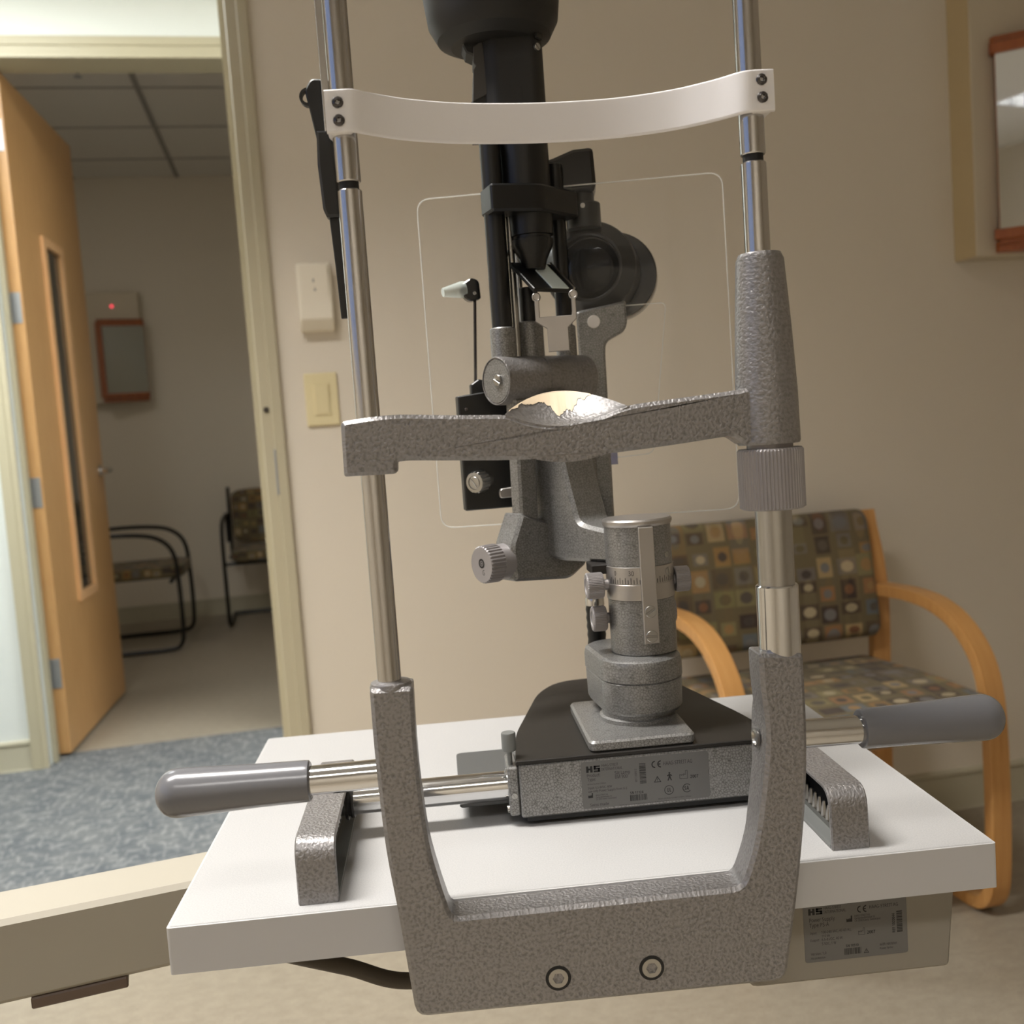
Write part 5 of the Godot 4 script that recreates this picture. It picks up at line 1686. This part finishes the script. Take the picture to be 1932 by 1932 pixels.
# ------------------------------------------------------------------ microscope behind the illumination unit
func build_microscope() -> void:
	var mb := MB.new()
	# local frame: +z towards the patient
	var T := Transform3D(Basis(Vector3.UP, deg_to_rad(-9)), Vector3(0.0705, 0, -0.275))
	# carrier: wide head, waisted neck, long flat post
	var c := rpoly([Vector3(-0.018, 1.132, 0.003), Vector3(0.024, 1.138, 0.002), Vector3(0.0245, 1.1195, 0.004), Vector3(0.0215, 1.113, 0.004), Vector3(0.0055, 1.1055, 0.006), Vector3(0.0045, 1.096, 0.004), Vector3(0.0035, 0.96, 0.0), Vector3(0.0015, 0.925, 0.0), Vector3(-0.021, 0.925, 0.0), Vector3(-0.0195, 0.96, 0.0), Vector3(-0.0175, 1.08, 0.004)], 0.003, 4)
	prism(mb, c, -0.012, 0.0, 0.0018, T)
	# foot of the carrier reaching to the swivel axis under the illumination arm
	var foot := Transform3D(Basis(), Vector3.ZERO)
	box(mb, Vector3(0.066, 0.938, -0.225), Vector3(0.024, 0.026, 0.118), 0.003, foot)
	var car := part("microscope_carrier", mb, M.hammer_enamel_fine, lamp, 32.0)
	mb = MB.new()
	lathe(mb, [Vector2(0, 0), Vector2(0.0054, 0), Vector2(0.0054, 0.0012), Vector2(0.005, 0.0016), Vector2(0, 0.0016)], 24, ax(T * Vector3(-0.0035, 1.1225, 0.0), T.basis.z))
	part("white_button", mb, M.white_plastic, car, 35.0, "small round white button")
	mb = MB.new()
	box(mb, Vector3(-0.021, 1.02, -0.006), Vector3(0.004, 0.13, 0.01), 0.0004, T)
	part("steel_slide", mb, M.brushed_aluminium, car)
	# objective: wide bevelled ring, deep dark lens
	mb = MB.new()
	var A := ax(T * Vector3(-0.003, 1.169, -0.02), T.basis.z + Vector3(-0.16, -0.02, 0))
	lathe(mb, [Vector2(0, -0.03), Vector2(0.037, -0.03), Vector2(0.0395, -0.028), Vector2(0.0395, 0.004), Vector2(0.0385, 0.006), Vector2(0.029, 0.0165), Vector2(0.0272, 0.0168), Vector2(0.0262, 0.0158), Vector2(0.0258, 0.004), Vector2(0, 0.002)], 64, A)
	var ob := part("objective", mb, M.objective_ring, lamp, 28.0)
	mb = MB.new()
	lathe(mb, [Vector2(0.0257, 0.0035), Vector2(0.02, 0.0062), Vector2(0.012, 0.0078), Vector2(0, 0.0085)], 48, A)
	part("objective_lens", mb, M.lens_glass, ob, 60.0)
	# magnification drum behind, set off to the right
	mb = MB.new()
	var Dm := ax(T * Vector3(0.0165, 1.166, -0.05), T.basis.z + Vector3(-0.1, 0, 0))
	lathe(mb, [Vector2(0, -0.03), Vector2(0.037, -0.03), Vector2(0.0378, -0.028), Vector2(0.0378, 0.0), Vector2(0.037, 0.001), Vector2(0, 0.001)], 56, Dm)
	var body := part("microscope_body", mb, M.black_gloss, lamp, 28.0)
	mb = MB.new()
	lathe(mb, [Vector2(0.0376, -0.012), Vector2(0.0382, -0.011), Vector2(0.0382, -0.004), Vector2(0.0376, -0.003)], 56, Dm)
	part("body_ring", mb, M.satin_steel, body)
	# upright head above the objective
	mb = MB.new()
	lathe(mb, [Vector2(0, 1.2), Vector2(0.0145, 1.2), Vector2(0.0145, 1.2195), Vector2(0.0138, 1.2205), Vector2(0.0098, 1.2205), Vector2(0.0098, 1.229), Vector2(0.0108, 1.2295), Vector2(0.0108, 1.24), Vector2(0, 1.24)], 36, Transform3D(Basis(), T * Vector3(-0.0065, 0, -0.004)))
	var neck := part("head_neck", mb, M.black_satin, lamp, 30.0)
	screw(ax(T * Vector3(-0.0065, 1.2165, 0.0105), T.basis.z), 0.002, 0.0008, neck, M.satin_steel, 1, 0.2)
	mb = MB.new()
	prism(mb, rpoly([Vector3(-0.041, 1.2545, 0.002), Vector3(-0.041, 1.2225, 0.002), Vector3(-0.0245, 1.2265, 0.001), Vector3(0.0035, 1.228, 0.002), Vector3(0.0055, 1.2345, 0.001), Vector3(0.0045, 1.2635, 0.004), Vector3(-0.012, 1.263, 0.002), Vector3(-0.0285, 1.2575, 0.001)], 0.001, 3), -0.022, 0.008, 0.003, T)
	part("head_block", mb, M.black_gloss, lamp, 30.0)
	mb = MB.new()
	for x in [-0.0225, -0.0195]: cyl(mb, T * Vector3(x, 1.2, -0.002), T * Vector3(x, 1.231, -0.002), 0.0012, 0.0002, 10)
	part("head_pins", mb, M.satin_steel, lamp)

# ------------------------------------------------------------------ applanation tonometer beside the illumination unit
func build_tonometer() -> void:
	var z := -0.262
	var t := thing("tonometer", "black tonometer with thin arm and clear prism tip, beside the slit lamp", "tonometer", Vector3(-0.035, 0.97, z))
	var T := Transform3D(Basis(Vector3.UP, deg_to_rad(6)), Vector3(-0.034, 0, z))
	var mb := MB.new()
	prism(mb, rpoly([Vector2(-0.0188, 0.9735), Vector2(0.0215, 0.9735), Vector2(0.0215, 1.0715), Vector2(-0.0188, 1.0675)], 0.0008, 2), -0.01, 0.006, 0.001, T)
	prism(mb, rpoly([Vector2(-0.0065, 1.066), Vector2(0.01, 1.066), Vector2(0.01, 1.078), Vector2(0.0, 1.0805), Vector2(-0.0065, 1.0765)], 0.0008, 2), -0.009, 0.002, 0.0008, T)
	var body := part("body", mb, M.black_satin, t, 30.0)
	screw(ax(T * Vector3(-0.0125, 1.0565, 0.006), T.basis.z), 0.0013, 0.0004, body, M.dark_screw, 1, 0.2)
	mb = MB.new()
	tube(mb, [T * Vector3(-0.0022, 1.07, -0.004), T * Vector3(0.0028, 1.147, -0.004)], 0.0013, 10)
	part("feeler_arm", mb, M.dark_screw, t)
	mb = MB.new()
	prism(mb, rpoly([Vector3(0.0072, 1.1455, 0.002), Vector3(-0.003, 1.1435, 0.004), Vector3(-0.0095, 1.1515, 0.002), Vector3(-0.0075, 1.1585, 0.002), Vector3(0.0005, 1.1632, 0.003), Vector3(0.0065, 1.1605, 0.003)], 0.002, 4), -0.009, 0.001, 0.001, T)
	var hold := part("prism_holder", mb, M.black_gloss, t, 30.0)
	screw(ax(T * Vector3(0.0022, 1.1502, 0.001), T.basis.z), 0.0014, 0.0006, hold, M.satin_steel, 1, 0.4)
	mb = MB.new()
	lathe(mb, [Vector2(0, 0), Vector2(0.0068, 0), Vector2(0.0068, 0.003), Vector2(0.0038, 0.0185), Vector2(0.0034, 0.019), Vector2(0, 0.019)], 28, ax(T * Vector3(-0.0055, 1.1545, -0.004), T.basis.x * -1.0 + Vector3(0, -0.14, 0.25)))
	part("measuring_prism", mb, M.clear_prism, t, 35.0, "clear conical prism")
	# measuring drum
	mb = MB.new()
	var K := ax(T * Vector3(0.0012, 0.9975, 0.002), Vector3(-0.62, -0.05, 0.78))
	lathe(mb, [Vector2(0, 0), Vector2(0.0068, 0), Vector2(0.0068, 0.0065), Vector2(0.0078, 0.007), Vector3(0.0092, 0.0078, 1), Vector3(0.0092, 0.0165, 1), Vector2(0.0082, 0.0182), Vector2(0.0058, 0.0184), Vector2(0.0056, 0.0178), Vector2(0, 0.0178)], 64, K, 0.0007)
	var drum := part("measuring_drum", mb, M.satin_steel, t, 25.0, "ribbed steel measuring knob")
	screw(ax(K * Vector3(0, 0.0178, 0), K.basis.y), 0.005, 0.0006, drum, M.satin_steel, 1, 0.6, "slotted_screw")
	mb = MB.new()
	lathe(mb, [Vector2(0.0, 0), Vector3(0.012, 0.0, 1), Vector3(0.012, 0.006, 1), Vector2(0.0108, 0.0068), Vector2(0, 0.0068)], 96, ax(T * Vector3(0.0175, 1.0185, -0.004), Vector3(-0.35, 0, 0.93)), 0.0005)
	part("scale_wheel", mb, M.brushed_aluminium, t, 25.0)
	mb = MB.new()
	prism(mb, rpoly([Vector3(0.0095, 0.9815, 0.003), Vector3(0.0215, 0.982, 0.001), Vector3(0.0215, 0.9905, 0.001), Vector3(0.0095, 0.9895, 0.003)], 0.002, 3), 0.004, 0.0095, 0.0008, T)
	part("stop_lever", mb, M.brushed_aluminium, t)

# ------------------------------------------------------------------ breath shields
func build_shield() -> void:
	var T := Transform3D(Basis(Vector3.UP, deg_to_rad(-9)), Vector3(-0.0735, 0, -0.287))
	var outer := rpoly([Vector2(0, 0.9575), Vector2(0.252, 0.9585), Vector2(0.252, 1.2335), Vector2(0, 1.2335)], 0.012, 6)
	sheet("breath_shield", "large clear acrylic breath shield with rounded corners", outer, T, 0.002)
	var T2 := Transform3D(Basis(Vector3.UP, deg_to_rad(-9)), Vector3(0.05, 0, -0.3))
	outer = rpoly([Vector3(0.0, 1.005, 0.003), Vector3(0.066, 1.008, 0.008), Vector3(0.0835, 1.1365, 0.006), Vector3(0.002, 1.1365, 0.003)], 0.006, 5)
	var pane := sheet("small_breath_shield", "small clear acrylic shield with blue film along its foot", outer, T2, 0.0016)
	var mb := MB.new()
	prism(mb, PackedVector2Array([Vector2(0.0, 1.001), Vector2(0.034, 1.001), Vector2(0.034, 1.016), Vector2(0.0, 1.016)]), 0.001, 0.0016, 0.0, T2)
	part("blue_film", mb, M.blue_film, pane)

func sheet(called: String, label: String, outer: PackedVector2Array, T: Transform3D, thick: float) -> MeshInstance3D:
	var o := outer.duplicate()
	if Geometry2D.is_polygon_clockwise(o): o.reverse()
	var i := inset(o, 0.0008)
	var mb := MB.new()
	var big := PackedVector2Array()
	for w in i: big.push_back(w * 1000.0)
	var idx := Geometry2D.triangulate_polygon(big)
	for k in range(0, idx.size(), 3):
		var a := i[idx[k]]
		var b := i[idx[k + 1]]
		var c := i[idx[k + 2]]
		if (b - a).cross(c - a) < 0.0:
			var w := b
			b = c
			c = w
		mb.tri(T * Vector3(a.x, a.y, 0), T * Vector3(b.x, b.y, 0), T * Vector3(c.x, c.y, 0))
	var pane := part(called, mb, M.shield_acrylic, lamp, 35.0, label)
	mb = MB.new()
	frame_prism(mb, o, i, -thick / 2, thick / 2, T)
	part("painted_edge_light", mb, M.edge_light_paint, pane)  # edge strip whose whiteness paints in the gathered light
	return pane

# ------------------------------------------------------------------ printed labels
# unit: one step of u is one pixel of the label as measured; v runs downwards from the top edge
func lamp_label(plate: Node3D) -> void:
	var st := SurfaceTool.new()
	st.begin(Mesh.PRIMITIVE_TRIANGLES)
	var k := 0.0895 / 1675.0
	var T := Transform3D(Basis(), Vector3(0.009, 0.8068, -0.09685))
	var P := func(x: float, y: float) -> Vector2: return Vector2(x * k, -y * k * 0.96)
	block_logo(st, P.call(70, 150), 180 * k, 84 * k, T)
	for e in [["HAAG-STREIT", 268, 70, 34, 0.92], ["INTERNATIONAL", 268, 122, 34, 0.92], ["Product:", 72, 192, 40, 1.0], ["Type:", 78, 248, 40, 1.0], ["Slit Lamp", 435, 190, 42, 1.0], ["BM 900", 435, 244, 42, 1.0], ["REF/Part Number 7200913", 76, 312, 17, 1.0], ["Input: 6.5-8VDC, 40W", 76, 364, 28, 1.0], ["use only Power Supply from H-S", 78, 410, 30, 1.0], ["HAAG-STREIT AG", 172, 470, 20, 0.9], ["Gartenstadtstrasse 10", 172, 498, 20, 0.9], ["CH-3098 Koeniz Switzerland", 172, 526, 20, 0.9], ["SN 11124", 622, 484, 34, 1.0], ["Swiss made", 92, 600, 36, 1.1], ["HAAG-STREIT AG", 1075, 122, 46, 0.95], ["2007", 1420, 336, 42, 1.0], ["UL", 1105, 492, 52, 0.75], ["SA", 1335, 488, 52, 0.85]]:
		letters(st, e[0], P.call(e[1], e[2]), e[3] * k, T, e[0] in ["2007", "SN 11124", "UL", "SA"], 0.0, false, e[4])
	letters(st, "MEDICAL ELECTRICAL EQUIPMENT UL 60601-1, CSA C22.2", P.call(985, 604), 15 * k, T, false, 0.0, false, 0.95)
	letters(st, "CAUTION: Federal law restricts this device to sale by or on the order of a physician or practitioner", P.call(470, 638), 13 * k, T, false, 0.0, false, 0.98)
	letters(st, "REF 7200913", P.call(712, 340), 26 * k, T, false, PI / 2)
	letters(st, "UL LISTED", P.call(1668, 330), 12 * k, T, false, PI / 2)
	bars(st, P.call(760, 90), 84 * k, 268 * k, true, 5, T)
	bars(st, P.call(618, 512), 220 * k, 80 * k, false, 9, T)
	ce_mark(st, P.call(970, 122), 48 * k, T)
	warn_triangle(st, P.call(990, 330), 56 * k, T)
	factory(st, P.call(75, 500), 62 * k, T, true)
	factory(st, P.call(1285, 355), 100 * k, T, false)
	person_mark(st, P.call(1150, 305), 56 * k, T)
	ring_flat(st, P.call(1133, 492), 62 * k, 54 * k, T)
	arc(st, P.call(1370, 488), 58 * k, 49 * k, 0.7, TAU - 0.7, T)
	print_part("printed_text", st, M.print_black, plate)

func power_label(plate: Node3D) -> void:
	var st := SurfaceTool.new()
	st.begin(Mesh.PRIMITIVE_TRIANGLES)
	var k := 0.068 / 1165.0
	var T := Transform3D(Basis(), Vector3(0.137, 0.7225, -0.02952))
	var P := func(x: float, y: float) -> Vector2: return Vector2(x * k, -y * k)
	block_logo(st, P.call(56, 112), 158 * k, 72 * k, T)
	for e in [["HAAG-STREIT", 228, 48, 30, 0.95], ["INTERNATIONAL", 228, 92, 30, 0.95], ["Power Supply", 60, 172, 40, 1.0], ["Type PS-A", 62, 232, 42, 1.0], ["Input:", 62, 318, 26, 1.0], ["100-240 VAC, 47-63 Hz,", 190, 318, 28, 1.0], ["110 VA", 192, 362, 26, 1.0], ["Output:", 62, 400, 26, 1.0], ["6.5-8 VDC, 40 W", 192, 402, 28, 1.0], ["5 VDC, 1 W", 192, 450, 28, 1.0], ["HAAG-STREIT AG", 572, 172, 22, 0.9], ["Gartenstadtstrasse 10", 572, 200, 22, 0.9], ["CH-3098 Koeniz Switzerland", 572, 228, 22, 0.9], ["HAAG-STREIT AG", 740, 88, 34, 1.1], ["2007", 706, 372, 36, 1.0], ["SN 10510", 462, 502, 28, 1.0], ["with resistor", 842, 526, 30, 1.0], ["Power Factor", 842, 572, 22, 1.0], ["Version: 1.0", 64, 556, 28, 1.0], ["No protection", 64, 604, 22, 1.0]]:
		letters(st, e[0], P.call(e[1], e[2]), e[3] * k, T, e[0] in ["2007", "SN 10510"], 0.0, false, e[4])
	letters(st, "REF 1020044", P.call(1010, 408), 32 * k, T, true, PI / 2)
	bars(st, P.call(1046, 165), 64 * k, 246 * k, true, 12, T)
	bars(st, P.call(440, 530), 190 * k, 72 * k, false, 13, T)
	ce_mark(st, P.call(645, 100), 40 * k, T)
	warn_triangle(st, P.call(690, 580), 34 * k, T)
	factory(st, P.call(480, 232), 66 * k, T, true)
	factory(st, P.call(610, 390), 70 * k, T, false)
	print_part("printed_text", st, M.print_black, plate)

# two heavy square-cut capitals
func block_logo(st: SurfaceTool, at: Vector2, w: float, h: float, T: Transform3D) -> void:
	var a := w * 0.46
	var o := w * 0.54
	var R := func(x0: float, x1: float, y0: float, y1: float) -> Array: return [at.x + (x0 + x1) / 2, at.y + (y0 + y1) / 2, x1 - x0, y1 - y0]
	strokes(st, [R.call(0.0, a * 0.38, 0.0, h), R.call(a * 0.62, a, 0.0, h), R.call(a * 0.3, a * 0.7, h * 0.38, h * 0.64)], T)
	strokes(st, [R.call(o, w, 0.0, h * 0.26), R.call(o, w, h * 0.39, h * 0.62), R.call(o, w, h * 0.76, h), R.call(w - a * 0.36, w, 0.0, h * 0.6), R.call(o, o + a * 0.36, h * 0.4, h)], T)

func bars(st: SurfaceTool, at: Vector2, w: float, h: float, vertical: bool, sd: int, T: Transform3D) -> void:
	var rng := RandomNumberGenerator.new()
	rng.seed = sd
	var p := 0.0
	var span := h if vertical else w
	while p < span:
		var t := span * rng.randf_range(0.012, 0.05)
		if vertical: strokes(st, [[at.x + w / 2, at.y - p - t / 2, w, t]], T)
		else: strokes(st, [[at.x + p + t / 2, at.y - h / 2, t, h]], T)
		p += t + span * rng.randf_range(0.014, 0.035)

func arc(st: SurfaceTool, c: Vector2, r0: float, r1: float, a0: float, a1: float, T: Transform3D) -> void:
	var poly := PackedVector2Array()
	for i in 17:
		var a := lerpf(a0, a1, i / 16.0)
		poly.push_back(c + Vector2(cos(a), sin(a)) * r0)
	for i in 17:
		var a := lerpf(a1, a0, i / 16.0)
		poly.push_back(c + Vector2(cos(a), sin(a)) * r1)
	flat(st, poly, T)

func ce_mark(st: SurfaceTool, c: Vector2, r: float, T: Transform3D) -> void:
	arc(st, c, r, r * 0.68, PI / 2, PI * 1.5, T)
	arc(st, c + Vector2(r * 1.6, 0), r, r * 0.68, PI / 2, PI * 1.5, T)
	strokes(st, [[c.x + r * 1.1, c.y, r * 0.75, r * 0.3]], T)

func warn_triangle(st: SurfaceTool, c: Vector2, r: float, T: Transform3D) -> void:
	var a := PackedVector2Array()
	var b := PackedVector2Array()
	for i in 3:
		var d := Vector2(0, 1).rotated(TAU * i / 3)
		a.push_back(c + d * r + Vector2(0, -r * 0.2))
		b.push_back(c + d * r * 0.68 + Vector2(0, -r * 0.2))
	var mb := MB.new()
	frame_prism(mb, a, b, -0.00002, 0.00002, T)
	st.append_from(to_mesh(mb, Vector3.ZERO), 0, Transform3D())
	strokes(st, [[c.x, c.y, r * 0.12, r * 0.5], [c.x, c.y - r * 0.42, r * 0.13, r * 0.13]], T)

func factory(st: SurfaceTool, at: Vector2, w: float, T: Transform3D, solid: bool) -> void:
	var o := PackedVector2Array([Vector2(0, 0), Vector2(1, 0), Vector2(1, 1.05), Vector2(0.78, 1.05), Vector2(0.74, 0.5), Vector2(0.52, 0.66), Vector2(0.5, 0.44), Vector2(0.28, 0.62), Vector2(0.26, 0.44), Vector2(0.0, 0.6)])
	for i in o.size(): o[i] = at + o[i] * w
	if solid:
		flat(st, o, T)
	else:
		for i in o.size():
			var a := o[i]
			var b := o[(i + 1) % o.size()]
			strokes(st, [[(a.x + b.x) / 2, (a.y + b.y) / 2, a.distance_to(b) + w * 0.03, w * 0.05, (b - a).angle()]], T)

func person_mark(st: SurfaceTool, c: Vector2, r: float, T: Transform3D) -> void:
	flat(st, circle(c + Vector2(0, r * 0.8), r * 0.22, 12), T)
	var o := PackedVector2Array([Vector2(-0.16, 0.55), Vector2(0.16, 0.55), Vector2(0.62, 0.18), Vector2(0.52, 0.02), Vector2(0.2, 0.22), Vector2(0.24, -0.2), Vector2(0.52, -0.95), Vector2(0.3, -1.0), Vector2(0.0, -0.35), Vector2(-0.3, -1.0), Vector2(-0.52, -0.95), Vector2(-0.24, -0.2), Vector2(-0.2, 0.22), Vector2(-0.52, 0.02), Vector2(-0.62, 0.18)])
	for i in o.size(): o[i] = c + o[i] * r
	flat(st, o, T)
